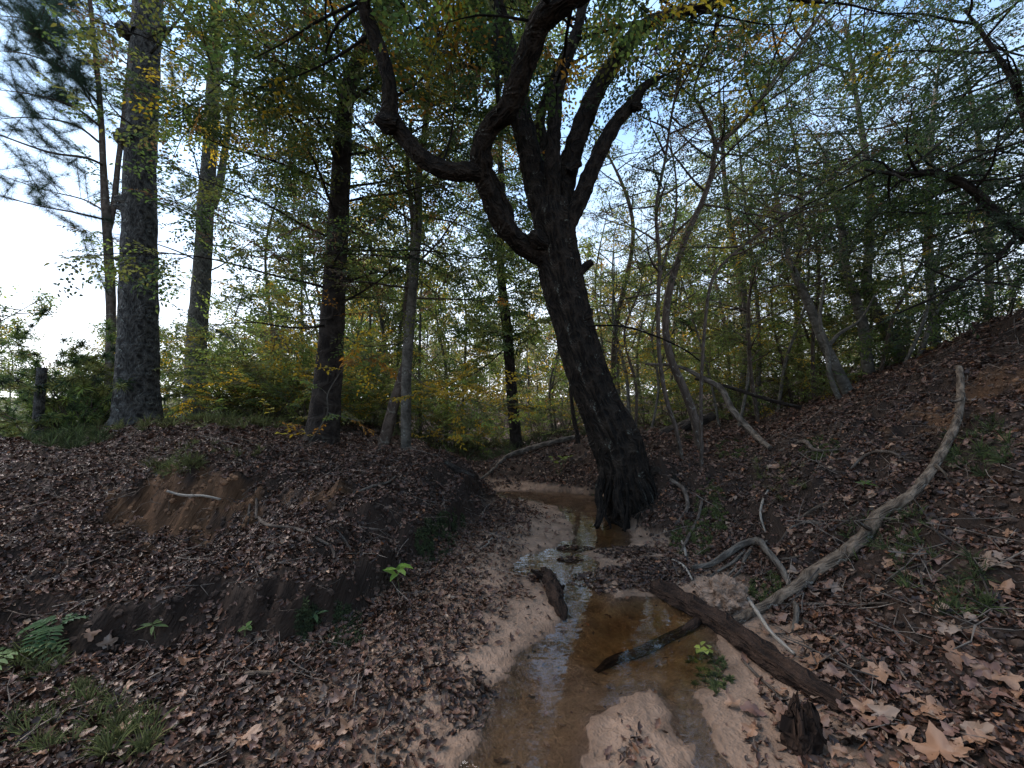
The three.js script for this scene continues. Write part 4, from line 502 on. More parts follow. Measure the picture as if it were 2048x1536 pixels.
{ const L = log('arched_branch', 'grey arched dead branch with forked root ends left of the long branch', 'branch', [[1384, 1141, 10, 1], [1425, 1136, 12, 1.5], [1458, 1122, 14, 2], [1488, 1102, 15, 2.4], [1515, 1092, 16, 2.4], [1545, 1112, 15, 2.6], [1572, 1145, 15, 2], [1587, 1184, 13, 1]], M.greyWood);
  const d = -L.pts[4].z; bit(L, 'side_branch', [[1505, 1095, 9, d], [1488, 1120, 8, gd(1488, 1128)], [1482, 1140, 6, gd(1482, 1140)], [1466, 1155, 3, gd(1466, 1155)]], M.greyWood); bit(L, 'side_branch', [[1490, 1102, 8, d], [1465, 1125, 7, gd(1465, 1135)], [1437, 1142, 6, gd(1437, 1142)], [1418, 1156, 4, gd(1418, 1156)]], M.greyWood); bit(L, 'side_branch', [[1512, 1092, 6, d], [1535, 1082, 5, d], [1560, 1072, 3, d]], M.greyWood); bit(L, 'side_branch', [[1540, 1112, 6, d], [1565, 1118, 6, gd(1565, 1118)], [1600, 1112, 5, gd(1600, 1112)], [1630, 1096, 3, gd(1630, 1096)]], M.greyWood); bit(L, 'side_branch', [[1495, 1105, 4, d], [1470, 1135, 5, gd(1470, 1140)], [1440, 1172, 3, gd(1440, 1172)]], M.greyWood); }
{ const L = log('driftwood', 'ragged dark driftwood snag in the middle of the creek', 'driftwood', [[1088, 1148, 18, 0.6], [1098, 1172, 30, 0.6], [1110, 1202, 30, 0.5], [1122, 1230, 22, 0.4], [1130, 1248, 8, 0.2]], M.rotWood, { tube: { rough: 0.35, nf: 14, step: 0.014 } }); const d = -L.pts[1].z; bit(L, 'snag', [[1098, 1165, 14, d], [1080, 1150, 10, d], [1062, 1140, 5, d]], M.rotWood, { rough: 0.3 }); bit(L, 'snag', [[1105, 1185, 12, d - 0.08], [1122, 1180, 9, d - 0.1], [1128, 1170, 4, d - 0.1]], M.rotWood, { rough: 0.3 }); }
const stickLabel = { };
const stick = (label, L, mat, group) => log('stick', label, 'stick', L, mat, { group, tube: { seg: 8, rough: 0.08 }, main: 'stem' });
stick('pale bare stick leaning on the rotten log', [[1458, 1172, 6, 2], [1490, 1205, 8, 4], [1522, 1255, 9, 6], [1545, 1285, 9, 5], [1592, 1316, 8, 2]], M.paleWood);
stick('grey stick lying below the stub of the long branch', [[1612, 1244, 8, 1], [1650, 1268, 9, 1], [1700, 1298, 10, 1], [1752, 1336, 8, 1]], M.greyWood);
stick('dark thin stick behind the long curved branch', [[1600, 1212, 9, 1], [1680, 1212, 8, 1], [1780, 1208, 6, 1]], M.barkBrown);
stick('thin crooked stick lying down the bank near the right edge', [[1812, 1036, 4, 3], [1870, 1062, 5, 3], [1935, 1105, 5, 4], [1962, 1150, 5, 3], [1985, 1210, 5, 1]], M.barkBrown);
stick('thin stick pointing at the stump across leaves', [[1484, 1322, 6, 1], [1520, 1362, 7, 2], [1560, 1398, 6, 2], [1600, 1440, 5, 1]], M.barkBrown);
stick('straight pale stick high on the right bank above the terrace leaves', [[1585, 1048, 6, 1], [1650, 1012, 7, 1.5], [1700, 1003, 6, 1.5], [1765, 1002, 5, 1]], M.deadWood);
stick('pale upright curved twig on the slope above the arched branch', [[1536, 982, 4, 1], [1529, 1010, 5, 4], [1528, 1040, 5, 4], [1533, 1066, 4, 1]], M.paleWood);
stick('short white stick at the foot of the mossy slope', [[1364, 1084, 5, 1], [1370, 1105, 6, 2], [1372, 1118, 5, 1]], M.paleWood);
stick('pale stick on the debris bar by the creek', [[1345, 1122, 5, 1], [1368, 1138, 6, 2], [1385, 1162, 5, 1]], M.paleWood);
stick('white stick lying on the bare clay scarp', [[334, 990, 6, 5], [370, 992, 7, 6], [410, 997, 6, 6], [446, 1001, 5, 5]], M.paleWood);
stick('thick brown stick lying on the leaves at the foot of the left bank', [[440, 1358, 12, 0.8], [500, 1354, 15, 0.8], [558, 1352, 14, 0.8]], M.deadWood);
stick('pale twig on the leaf strewn sand left of the creek', [[833, 1310, 4, 1], [845, 1340, 5, 1.5], [838, 1375, 4, 1]], M.paleWood);
stick('grey stick on the slope of the left bank nose', [[707, 988, 5, 1], [745, 978, 6, 2], [775, 968, 5, 2], [793, 955, 4, 2]], M.greyWood);
stick('pale twig on the sand below the left bank nose', [[958, 1102, 4, 1], [975, 1090, 5, 1], [985, 1075, 4, 1]], M.paleWood);
stick('thin dry stick crossing the bottom right corner leaves', [[1790, 1450, 5, 1], [1850, 1470, 6, 2], [1940, 1486, 6, 2], [2046, 1500, 5, 1]], M.deadWood);
log('fallen_log', 'pale fallen pole on the far bank of the bend', 'log', [[955, 962, 4, 0.5], [985, 942, 6, 0.8], [1018, 916, 9, 1], [1060, 902, 10, 1], [1100, 891, 10, 1], [1162, 876, 9, 1]], M.greyWood);
log('fallen_log', 'dark log sliding off the left bank nose into the gully', 'log', [[886, 930, 14, 0.8], [915, 942, 14, 0.8], [948, 955, 9, 0.4]], M.barkDark);
log('fallen_log', 'dark mossy log lying across the terrace behind the forked sapling', 'log', [[1285, 878, 16, 0.6, 6.9], [1340, 862, 22, 0.6, 7], [1390, 845, 26, 0.6, 7.1], [1425, 832, 20, 0.6, 7.2]], M.barkDark);
log('leaning_deadwood', 'bent pale dead stem lodged over the terrace', 'branch', [[1290, 728, 5, 1, 6.4], [1357, 733, 7, 1, 6.3], [1407, 757, 11, 1, 6.2], [1440, 776, 13, 1, 6.1], [1465, 820, 14, 1, 5.9], [1506, 866, 14, 0.5, 5.6], [1542, 898, 12, 0.3]], M.greyWood);
log('dead_snag', 'thin dark dead snag standing on the far bank behind the leaning trunk', 'snag', [[1158, 908, 9, 0.2, 7.9], [1154, 870, 9, 1, 7.9], [1146, 825, 8, 1, 7.9], [1141, 770, 6, 1, 7.9], [1143, 735, 3, 1, 7.9]], M.barkDark, { tube: { rough: 0.2 } });
log('fallen_pole', 'long thin dark fallen pole on the upper terrace', 'branch', [[1390, 757, 6, 1, 6.8], [1460, 775, 8, 1, 6.7], [1530, 797, 9, 1, 6.6], [1600, 814, 9, 1, 6.6], [1700, 822, 7, 1, 6.5]], M.barkDark);
for (const [label, L] of [['root looping out of the left bank below the scarp', [[518, 1035, 7, 1], [545, 1055, 8, 1.5], [590, 1062, 8, 1.5], [635, 1082, 7, 1.5], [662, 1100, 7, 1.5], [668, 1135, 5, 1]]], ['root hanging straight down the scarp edge', [[512, 975, 6, 1.5], [514, 1005, 6, 2], [516, 1040, 6, 1.5]]], ['short root on the scarp face beside the hanging root', [[500, 1010, 5, 1.5], [497, 1030, 5, 1.5], [495, 1052, 4, 1]]], ['root running down the left bank toward the bright seedling', [[670, 1060, 5, 1], [690, 1090, 6, 1.5], [708, 1130, 5, 1]]]]) log('bank_root', label, 'root', L, M.barkBrown, { main: 'strand', tube: { seg: 8, rough: 0.14 } });
for (const [label, L] of [['dark root snaking out of the upper right slope', [[1560, 905, 8, 1], [1600, 890, 10, 2], [1640, 905, 9, 1.5], [1690, 900, 6, 0.5]]], ['thin root arching below the upper right crest', [[1700, 940, 6, 0.5], [1740, 915, 8, 3], [1790, 910, 8, 3], [1830, 930, 5, 0.5]]], ['root looping behind the long curved branch', [[1650, 1075, 7, 0.5], [1625, 1050, 9, 2.5], [1590, 1060, 8, 2], [1560, 1085, 5, 0.5]]], ['root running down from the mossy slope to the debris bar', [[1405, 1000, 6, 0.5], [1395, 1040, 7, 1.5], [1380, 1075, 7, 1.5], [1360, 1110, 5, 0.5]]], ['forked root beside the thin crooked stick', [[1830, 1080, 7, 0.5], [1850, 1120, 9, 2], [1840, 1160, 8, 1.5], [1865, 1205, 5, 0.5]]], ['dark root on the slope right of the leaning trunk', [[1340, 960, 8, 0.5], [1365, 985, 9, 2], [1372, 1020, 8, 1.5], [1350, 1050, 5, 0.5]]]]) log('bank_root', label, 'root', L, M.barkBrown, { main: 'strand', tube: { seg: 9, rough: 0.2 } });
{ // low broken stump at the bottom edge
  const p = ground(1612, 1500), t = thing('tree_stump', 'dark jagged stump at the bottom edge of the right bank', 'stump', p.clone()); const g = tube([p.clone().add(V(0, -0.08, 0)), p.clone().add(V(0, 0.05, -0.02)), p.clone().add(V(0.005, 0.12, -0.03)), p.clone().add(V(0, 0.15, -0.035))], [0.078, 0.066, 0.054, 0.035], { seg: 30, step: 0.012, rough: 0.3, nf: 22, flute: 0.3, tile: 0.3 });
  const P = g.attributes.position; for (let i = 0; i < P.count; i++) if (P.getY(i) > p.y + 0.07) P.setY(i, P.getY(i) + 0.05 * N3(P.getX(i) * 40, 2, P.getZ(i) * 40)); g.computeVertexNormals(); part('stump_wood', g, M.rotWood, t);
}
{ // pale lump of packed sand and roots
  const p = ground(1450, 1225), g = new THREE.IcosahedronGeometry(0.17, 24), P = g.attributes.position, col = [];
  for (let i = 0; i < P.count; i++) { const v = V().fromBufferAttribute(P, i), n = v.clone().normalize(), k = 1 + 0.22 * N3(n.x * 2, n.y * 2, n.z * 2) + 0.07 * N3(n.x * 7, n.y * 7, n.z * 7) + 0.03 * N3(n.x * 20, n.y * 20, n.z * 20); P.setXYZ(i, v.x * k * 1.05, v.y * k * 0.85, v.z * k * 1.1); const q = 0.5 + 0.5 * N3(n.x * 3 + 5, n.y * 3, n.z * 3); col.push(lerp(0.16, 0.36, q), lerp(0.095, 0.25, q), lerp(0.06, 0.185, q)); }
  g.setAttribute('color', new THREE.Float32BufferAttribute(col, 3)); g.computeVertexNormals(); g.translate(p.x + 0.06, p.y + 0.02, p.z - 0.12);
  tag(part('sand_clod', g, M.ground, scene), 'pale lump of packed sand beside the upper end of the rotten log', 'clod').name = numbered('sand_clod');
}

// ------------------------------------------------------------------ litter
function curled(len, wid, curl, cup, seed, lobes) { // a dry leaf of nine cross ribs, curled along and across
  const R0 = R; R = rng(seed); const out = { pos: [], col: [], idx: [] }, n = 6, tw = rr(-0.6, 0.6), ph = rr(0, 6);
  for (let i = 0; i <= n; i++) { const t = i / n, w = wid * 0.5 * Math.pow(Math.sin(Math.PI * Math.pow(clamp(t, 0.02, 0.985), 0.8)), 0.8) * (lobes ? 1 - 0.4 * (i % 2) : 1), a = curl * (t - 0.5), y = len * (Math.cos(a * 2) * -0.18 * Math.abs(curl) + 0.1) * 0.6, x = len * (t - 0.5) * (1 - 0.12 * Math.abs(curl)), q = tw * (t - 0.5);
    for (let k = -1; k <= 1; k++) { const yy = Math.abs(k) * w * cup + 0.05 * wid * Math.sin(ph + i * 2 + k * 3); out.pos.push(x, y + yy * Math.cos(q) + k * w * Math.sin(q), k * w * Math.cos(q)); const v = k === 0 ? 1.12 : rr(0.85, 1.08); out.col.push(v, v, v); }
    if (i < n) for (let k = 0; k < 2; k++) { const o = i * 3 + k; out.idx.push(o, o + 3, o + 1, o + 1, o + 3, o + 4); } }
  R = R0; return finish(out);
}
function sycamore(size, seed) { // five pointed lobes, wavy
  const R0 = R; R = rng(seed); const out = { pos: [0, 0, 0], col: [1.1, 1.1, 1.1], idx: [] }, prof = [], lob = [[-2.75, 0.4], [-2.4, 0.56], [-2.1, 0.5], [-1.85, 0.47], [-1.6, 0.72], [-1.28, 0.9], [-1.08, 0.7], [-0.78, 0.52], [-0.42, 0.7], [-0.2, 0.8], [0, 1.02], [0.2, 0.8], [0.42, 0.7], [0.78, 0.52], [1.08, 0.7], [1.28, 0.9], [1.6, 0.72], [1.85, 0.47], [2.1, 0.5], [2.4, 0.56], [2.75, 0.4], [3.1, 0.12]];
  const ph = rr(0, 6), bend = rr(-0.5, 0.9); const Y = (x, z) => size * (0.13 * Math.sin(x / size * 4 + ph) + 0.13 * Math.sin(z / size * 5 + ph * 2) + bend * (x / size) ** 2 * 0.3 + 0.28 * Math.abs(bend) * (z / size) ** 2);
  for (const f of [0.5, 1]) lob.forEach(([a, r], i) => { const s = r * size * (f === 1 ? rr(0.9, 1.08) : 0.5), x = Math.cos(a) * s, z = Math.sin(a) * s; out.pos.push(x, Y(x, z), z); const v = rr(0.85, 1.1); out.col.push(v, v, v); });
  const n = lob.length; for (let i = 0; i < n; i++) { const j = (i + 1) % n; out.idx.push(0, 1 + j, 1 + i, 1 + i, 1 + j, 1 + n + i, 1 + j, 1 + n + j, 1 + n + i); }
  rod(out, V(-size * 0.1, 0, 0), V(-size * 0.7, size * 0.1, size * 0.05), 0.0022, [0.9, 0.8, 0.7]); R = R0; return finish(out);
}
const LG = [curled(0.06, 0.024, 1.4, 0.7, 1), curled(0.055, 0.02, -1.2, 0.5, 2), curled(0.07, 0.034, 1.8, 1.0, 3, true), curled(0.042, 0.022, 0.9, 1.2, 4), curled(0.08, 0.04, -1.5, 0.5, 5, true), curled(0.045, 0.012, 1.0, 0.4, 6), curled(0.03, 0.016, 1.6, 1.0, 7, true)];
const LT = [[[0.034, 0.0175, 0.011], 6.5], [[0.082, 0.038, 0.024], 5.5], [[0.13, 0.064, 0.04], 4], [[0.155, 0.095, 0.064], 1.6], [[0.25, 0.165, 0.11], 0.5], [[0.20, 0.082, 0.034], 0.6]];
const litterTint = (v = 1) => { let r = R() * 18.5; for (const [c, w] of LT) if ((r -= w) <= 0) { const k = rr(0.65, 1.15) * v; return new THREE.Color().setRGB(c[0] * k, c[1] * k, c[2] * k); } return new THREE.Color(0.1, 0.06, 0.05); };
function lay(x, z, tilt, s, lift = 0.006) { const n = nAt(x, z, 0.06).add(V(rr(-1, 1) * tilt, 0, rr(-1, 1) * tilt)).normalize(), a = rr(0, 6.283), f = V(Math.cos(a), 0, Math.sin(a)); f.addScaledVector(n, -f.dot(n)).normalize(); const m = new THREE.Matrix4().makeBasis(f, n, f.clone().cross(n)); m.scale(V(s, s, s)); m.setPosition(x, hAt(x, z) + lift, z); return m; }
const cover = (x, z) => { const h = hAt(x, z), sd = waterSd(x, z); if (h < 0.003) return sd > -0.35 ? 0.012 : 0.003; const sc = scarp(x, z), sa = sandAmt(x, z, h);
  let c = 1 - 0.85 * sc; if (h > 0.06) c *= lerp(0.12, 1, sst(0.55, 0.8, nAt(x, z, 0.035).y)); const dry = sst(0.05, 0.75, sd + 0.28 * fbm(x * 2.4, z * 2.4, 3)) ; const patch = sst(-0.12, 0.22, fbm(x * 1.3 + 4, z * 1.3, 3)); const left = x < 0.2 && z < -3.0 ? 0.36 : x < -0.25 ? 0.6 : 0; c *= lerp(1, clamp(Math.max(dry * (0.25 + 0.75 * patch), left * sst(0.0, 0.5, sd) + left * 0.3), 0.015, 1), sa); return c; };
{
  R = rng(2718); const ms = LG.map(() => []), cs = LG.map(() => []), big = [];
  const drop = (x, z, s, tilt, lift) => { const k = Math.floor(R() * LG.length); ms[k].push(lay(x, z, tilt, s, lift)); cs[k].push(litterTint()); };
  const scatter = (n, fx, fz, s0, s1) => { for (let i = 0; i < n; i++) { const x = fx(), z = fz(x); if (Math.abs(x) > -z * 1.34 + 2.0) continue; if (R() < cover(x, z)) drop(x, z, rr(s0, s1) * (0.7 + 0.5 * R()), 0.85, rr(0.002, 0.024)); } };
  scatter(150000, () => rr(-8.2, 7.6), () => -rr(0.6, 7.2), 0.68, 1.15);
  scatter(70000, () => rr(-5, 5), () => -rr(1.0, 6.5), 0.4, 0.85);
  scatter(26000, () => rr(-4.6, 4.8), () => -Math.pow(R(), 1.0) * 3.4 - 0.8, 0.6, 1.1);
  scatter(46000, () => rr(-13, 13), () => -rr(5.5, 11), 1.1, 1.7);
  scatter(14000, () => rr(-14, 16), () => -rr(10, 24), 1.8, 3);
  // debris bars heaped in the creek
  for (const [a, b, rx, rz, n] of [[1265, 1110, 0.36, 0.2, 420], [1255, 1158, 0.4, 0.26, 900], [1150, 1098, 0.2, 0.06, 120], [1085, 1155, 0.14, 0.12, 160], [1330, 1150, 0.3, 0.25, 700], [940, 1400, 0.12, 0.2, 200], [1140, 1120, 0.12, 0.05, 80]]) { const p = flat(a, b); for (let i = 0; i < n; i++) { const u = R() * 6.28, q = Math.sqrt(R()) * (1 + 0.3 * N2(u, a)), x = p.x + Math.cos(u) * rx * q, z = p.z + Math.sin(u) * rz * q; const k = Math.floor(R() * LG.length), m = lay(x, z, 0.6, rr(0.6, 1.0), 0); const e = m.elements; e[13] = Math.max(0.002, e[13]) + (1 - q * q) * 0.035 * R(); ms[k].push(m); const c = litterTint(0.6); cs[k].push(c); } }
  LG.forEach((g, k) => { const im = inst('leaf_litter', g, M.litter, ms[k], cs[k]); tag(im, ['small brown dead leaves carpeting the banks', 'thin curled dead leaves scattered over the banks', 'lobed brown dead leaves mixed in the carpet of leaves', 'cupped little dead leaves in the carpet of leaves', 'larger lobed dead leaves flat on the banks', 'narrow dead leaf shreds in the carpet of leaves', 'small broken dead leaf bits in the carpet of leaves'][k], 'leaf litter', 'leaf litter', 'stuff'); });
}
{ // crumbs of soil and hair roots on the cut faces
  R = rng(888); const og = new THREE.IcosahedronGeometry(0.02, 1), P = og.attributes.position, cg = []; for (let i = 0; i < P.count; i++) { const k = 1 + 0.4 * N3(P.getX(i) * 90, P.getY(i) * 90, P.getZ(i) * 90); P.setXYZ(i, P.getX(i) * k, P.getY(i) * k * 0.8, P.getZ(i) * k); cg.push(1, 1, 1); } og.setAttribute('color', new THREE.Float32BufferAttribute(cg, 3)); og.computeVertexNormals();
  const rg = []; for (let v = 0; v < 2; v++) { const o = { pos: [], col: [], idx: [] }; let p = V(0, 0, 0), d = V(0.5, 0.25, 0); for (let k = 0; k < 6; k++) { const q = p.clone().addScaledVector(d.clone().normalize(), 0.035); rod(o, p, q, 0.0022, [1, 1, 1]); if (k % 2) rod(o, p, p.clone().add(V(0.03, 0.01, rr(-0.04, 0.04))), 0.0012, [1, 1, 1]); p = q; d.add(V(0, rr(-0.2, 0.06), rr(-0.35, 0.35))); } rg.push(finish(o)); }
  const ms = [], cs = [], ms2 = [], cs2 = [];
  for (let i = 0; i < 60000 && ms.length < 5200; i++) { const x = rr(-5, 5), z = -rr(1.6, 6.8), h = hAt(x, z); if (h < 0.05) continue; const n = nAt(x, z, 0.035), sc = scarp(x, z); if (n.y > 0.72 && sc < 0.4) continue; const m = new THREE.Matrix4().makeRotationFromEuler(new THREE.Euler(rr(0, 6), rr(0, 6), rr(0, 6))), s = 0.25 + 1.1 * Math.pow(R(), 3); m.scale(V(s, s, s)); m.setPosition(x, h + 0.002, z); ms.push(m); const v = rr(0.6, 1.4), a = [0.036, 0.021, 0.0135], b = [0.13, 0.066, 0.032]; cs.push(new THREE.Color().setRGB(lerp(a[0], b[0], sc) * v, lerp(a[1], b[1], sc) * v, lerp(a[2], b[2], sc) * v));
    if (R() < 0.09) { const down = V(n.x, 0, n.z).normalize(), f = down.clone().multiplyScalar(0.6).add(V(rr(-0.6, 0.6), rr(-1, 0.1), rr(-0.6, 0.6))).normalize(), u = n.clone().addScaledVector(f, -n.dot(f)).normalize(), q = new THREE.Matrix4().makeBasis(f, u, f.clone().cross(u)), k = rr(0.5, 1.6); q.scale(V(k, k, k)); q.setPosition(x, h + 0.004, z); ms2.push(q); const w = rr(0.5, 1.4); cs2.push(new THREE.Color().setRGB(0.1 * w, 0.07 * w, 0.05 * w)); } }
  tag(inst('soil_crumbs', og, M.moss, ms, cs), 'crumbly clods of soil on the bare cut faces', 'soil', null, 'stuff'); tag(inst('hair_roots', rg[0], M.moss, ms2, cs2), 'fine roots hanging from the bare cut faces', 'roots', null, 'stuff');
}
{ // big sycamore leaves, one by one
  R = rng(161); const geo = [sycamore(0.1, 1), sycamore(0.115, 2), sycamore(0.09, 3), sycamore(0.1, 4)], T5 = [[0.185, 0.092, 0.048], [0.19, 0.1, 0.055], [0.12, 0.062, 0.04], [0.17, 0.112, 0.078], [0.115, 0.055, 0.038]], mats = T5.map((c) => { const m = M.bigLeaf.clone(); m.color.setRGB(...c); return m; });
  const big = (px, py, s, k, turn, label, group) => { const p = ground(px, py), m = lay(p.x, p.z, 0.3, s, 0.03), o = new THREE.Mesh(geo[k % 4], mats[k % 5]); o.name = numbered('sycamore_leaf'); m.decompose(o.position, o.quaternion, o.scale); o.castShadow = o.receiveShadow = true; tag(o, label, 'fallen leaf', group); scene.add(o); };
  const own = [[1640, 1335, 1.15, 0, 'tan sycamore leaf propped against the lower end of the rotten log'], [1668, 1360, 0.8, 2, 'smaller tan leaf tucked under the propped sycamore leaf'], [1760, 1470, 1.0, 4, 'large pink brown sycamore leaf left of the bottom right corner'], [1858, 1425, 1.0, 1, 'broad orange sycamore leaf with a folded lobe right of the bottom stump'], [1945, 1480, 1.0, 3, 'grey brown sycamore leaf below and right of the broad orange one'], [1905, 1325, 0.9, 0, 'tan sycamore leaf on the dark slope above the corner leaves'], [1960, 1280, 0.8, 0, 'tan curled sycamore leaf higher on the dark slope'], [1758, 1350, 0.9, 1, 'pale tan sycamore leaf beside the grey stick'], [1880, 1520, 1.2, 0, 'wide orange leaf cut by the bottom edge'], [1655, 1290, 0.8, 0, 'orange brown sycamore leaf below the long branch'], [1970, 1140, 0.9, 3, 'brown sycamore leaf by the thin crooked stick'], [2010, 1190, 0.9, 0, 'tan sycamore leaf touching the right edge'], [1930, 1185, 0.8, 2, 'brown sycamore leaf below the crooked stick'], [485, 1490, 0.75, 1, 'pale sycamore leaf in the litter at the bottom left'], [555, 1420, 0.6, 3, 'pale tan leaf above the bottom left sycamore leaf'], [365, 1330, 0.8, 0, 'orange brown leaf at the foot of the left bank'], [180, 1285, 0.7, 0, 'orange leaf beside the bright fern'], [215, 1300, 0.7, 3, 'second pale leaf beside the bright fern'], [1465, 1420, 0.5, 1, 'small pink leaf on the right sand'], [1555, 1395, 0.5, 0, 'rust leaf under the rotten log'], [1650, 1475, 0.7, 2, 'dull leaf right of the bottom stump']];
  own.forEach(([a, b, s, k, l], i) => big(a, b, s * 0.82, k, i, l));
  for (let i = 0; i < 60; i++) { const px = rr(1500, 2046), py = rr(1180, 1530); if (py < 2800 - px) continue; big(px, py, rr(0.35, 0.7), Math.floor(R() * 20), i, 'brown sycamore leaf in the leaf carpet of the lower right bank', 'sycamore leaves on the lower right bank'); }
  for (let i = 0; i < 34; i++) big(rr(20, 880), rr(1300, 1530), rr(0.24, 0.44), Math.floor(R() * 20), i, 'brown lobed leaf in the leaf carpet at the bottom left', 'lobed leaves at the bottom left');
  for (let i = 0; i < 40; i++) big(rr(1450, 2040), rr(880, 1180), rr(0.35, 0.7), Math.floor(R() * 20), i, 'tan lobed leaf on the upper right slope', 'lobed leaves on the upper right slope');
}
{ // twigs and fine roots lying about
  R = rng(55); const g0 = []; for (let i = 0; i < 3; i++) { const o = { pos: [], col: [], idx: [] }; let p = V(-0.15, 0, 0); for (let k = 0; k < 4; k++) { const q = p.clone().add(V(0.075, rr(-0.012, 0.02), rr(-0.025, 0.025))); rod(o, p, q, 0.003, [1, 1, 1]); if (k === 2) rod(o, p, p.clone().add(V(0.05, 0.02, 0.05)), 0.002, [1, 1, 1]); p = q; } g0.push(finish(o)); }
  g0.forEach((g, k) => { const ms = [], cs = []; for (let i = 0; i < 650; i++) { const x = rr(-4.5, 5.5), z = -rr(1, 9); if (hAt(x, z) < 0.02 || (sandAmt(x, z, hAt(x, z)) > 0.5 && R() < 0.75)) continue; ms.push(lay(x, z, 0.35, rr(0.5, 1.5), 0.015)); const v = rr(0.5, 1.5); cs.push(new THREE.Color().setRGB(0.12 * v, 0.095 * v, 0.075 * v)); }
    for (let i = 0; i < 15; i++) { const p = ground(rr(1560, 2040), rr(1000, 1340)); ms.push(lay(p.x, p.z, 0.8, rr(0.7, 2.2), 0.04)); const v = rr(0.6, 1.6); cs.push(new THREE.Color().setRGB(0.075 * v, 0.06 * v, 0.048 * v)); }
    tag(inst('twig_litter', g, M.moss, ms, cs), ['short dry twigs strewn on the banks', 'crooked dry twigs strewn on the banks', 'forked dry twigs strewn on the banks'][k], 'twigs', 'twig litter', 'stuff'); });
}
{ // moss, grass and seedlings
  R = rng(66); const mg = tuftGeo(26, 0.04, 0.006, 300, 0.8), gg = tuftGeo(18, 0.2, 0.006, 301, 1.0), fg = tuftGeo(12, 0.11, 0.012, 302, 0.7);
  const patch = (ms, cs, px, py, wx, wy, n, s0, s1, tint, lift = 0) => { for (let i = 0; i < n; i++) { const u = R() * 6.28, q = Math.sqrt(R()), p = ground(px + Math.cos(u) * wx * q, py + Math.sin(u) * wy * q); if (fbm(p.x * 5, p.z * 5 + p.y * 5, 2) < -0.12) continue; ms.push(lay(p.x, p.z, 0.3, rr(s0, s1), lift)); const v = rr(0.6, 1.35); cs.push(new THREE.Color().setRGB(tint[0] * v, tint[1] * v, tint[2] * v)); } };
  let ms = [], cs = []; const mo = [0.062, 0.075, 0.018], md = [0.035, 0.045, 0.013];
  for (const a of [[1385, 1080, 45, 35, 420], [1420, 1020, 30, 60, 380], [1440, 1040, 14, 40, 160], [1640, 900, 40, 26, 260], [1370, 855, 30, 10, 140], [1380, 872, 26, 8, 90], [660, 1260, 70, 45, 520], [870, 1085, 40, 45, 420], [900, 1050, 30, 30, 220], [1420, 1350, 46, 40, 90], [1540, 1180, 40, 30, 260], [1210, 1000, 26, 30, 120], [1460, 900, 40, 20, 120]]) patch(ms, cs, ...a, 0.5, 1.2, a[0] < 1000 ? md : mo);
  tag(inst('moss', mg, M.moss, ms, cs), 'soft green moss in patches on both banks', 'moss', null, 'stuff');
  ms = []; cs = []; const gr = [0.12, 0.125, 0.035], gd = [0.06, 0.08, 0.02];
  for (const [p, t] of [[[170, 1450, 150, 80, 60, 0.4, 0.8], gr], [[230, 1480, 90, 50, 60, 0.4, 0.8], gr], [[60, 1320, 70, 40, 40, 0.5, 1.0], gr], [[350, 930, 60, 20, 60, 0.5, 0.8], gr], [[430, 905, 120, 18, 40, 0.4, 0.7], gr], [[300, 850, 160, 14, 120, 0.8, 1.4], gr], [[520, 850, 120, 10, 120, 0.8, 1.5], gr], [[1780, 1080, 90, 60, 50, 0.4, 0.8], gd], [[1900, 1180, 100, 70, 50, 0.4, 0.8], gd], [[1560, 960, 90, 50, 50, 0.3, 0.7], gr], [[1960, 900, 70, 60, 50, 0.5, 0.9], gd], [[130, 880, 90, 20, 160, 0.7, 1.3], gd]]) patch(ms, cs, ...p, t);
  for (let i = 0; i < 2600; i++) { const x = rr(-26, -5.5), z = -rr(7.5, 26); ms.push(lay(x, z, 0.2, rr(1, 2.4))); const v = rr(0.6, 1.4); cs.push(new THREE.Color().setRGB(0.1 * v, 0.13 * v, 0.045 * v)); }
  for (let i = 0; i < 2200; i++) { const x = rr(-8, 12), z = -rr(8.5, 20); ms.push(lay(x, z, 0.2, rr(0.8, 2))); const v = rr(0.5, 1.3); cs.push(new THREE.Color().setRGB(0.075 * v, 0.085 * v, 0.03 * v)); }
  tag(inst('grass', gg, M.moss, ms, cs), 'thin grass on the banks and in the field behind', 'grass', null, 'stuff');
  // seedlings
  const leafy = (name, label, px, py, n, len, wid, hgt, tint, spread = 0.5, group) => { const p = ground(px, py), t = thing(name, label, 'seedling', p.clone(), group), so = { pos: [], col: [], idx: [] }; const tips = [];
    for (let s = 0; s < Math.max(1, Math.round(n / 5)); s++) { const e = p.clone().add(V(rr(-1, 1) * spread * hgt, hgt * rr(0.7, 1.1), rr(-1, 1) * spread * hgt)), m = p.clone().lerp(e, 0.5).add(V(rr(-0.02, 0.02), 0.02, 0)); rod(so, p.clone().add(V(0, -0.02, 0)), m, 0.004, [0.1, 0.11, 0.04]); rod(so, m, e, 0.003, [0.1, 0.12, 0.04]); tips.push([m, e]); }
    part('stem', finish(so), M.moss, t);
    for (let i = 0; i < n; i++) { const [m, e] = tips[i % tips.length], b = m.clone().lerp(e, rr(0.1, 1)), a = i * 2.4, o = { pos: [], col: [], idx: [] }, v = rr(0.75, 1.25); leafShape(o, b, V(Math.cos(a), rr(-0.2, 0.5), Math.sin(a)).normalize(), V(rr(-0.3, 0.3), 1, rr(-0.3, 0.3)).normalize(), len * rr(0.7, 1.1), wid * rr(0.8, 1.1), tint.map((k) => k * v)); part('leaf', finish(o), M.leaf, t); } };
  leafy('seedling', 'bright green broad leaved seedling at the foot of the left bank nose', 800, 1185, 7, 0.14, 0.05, 0.2, [0.16, 0.26, 0.035], 0.25);
  leafy('seedling', 'small pale green seedling cluster under the cut bank', 490, 1280, 9, 0.05, 0.035, 0.1, [0.12, 0.19, 0.05], 0.5);
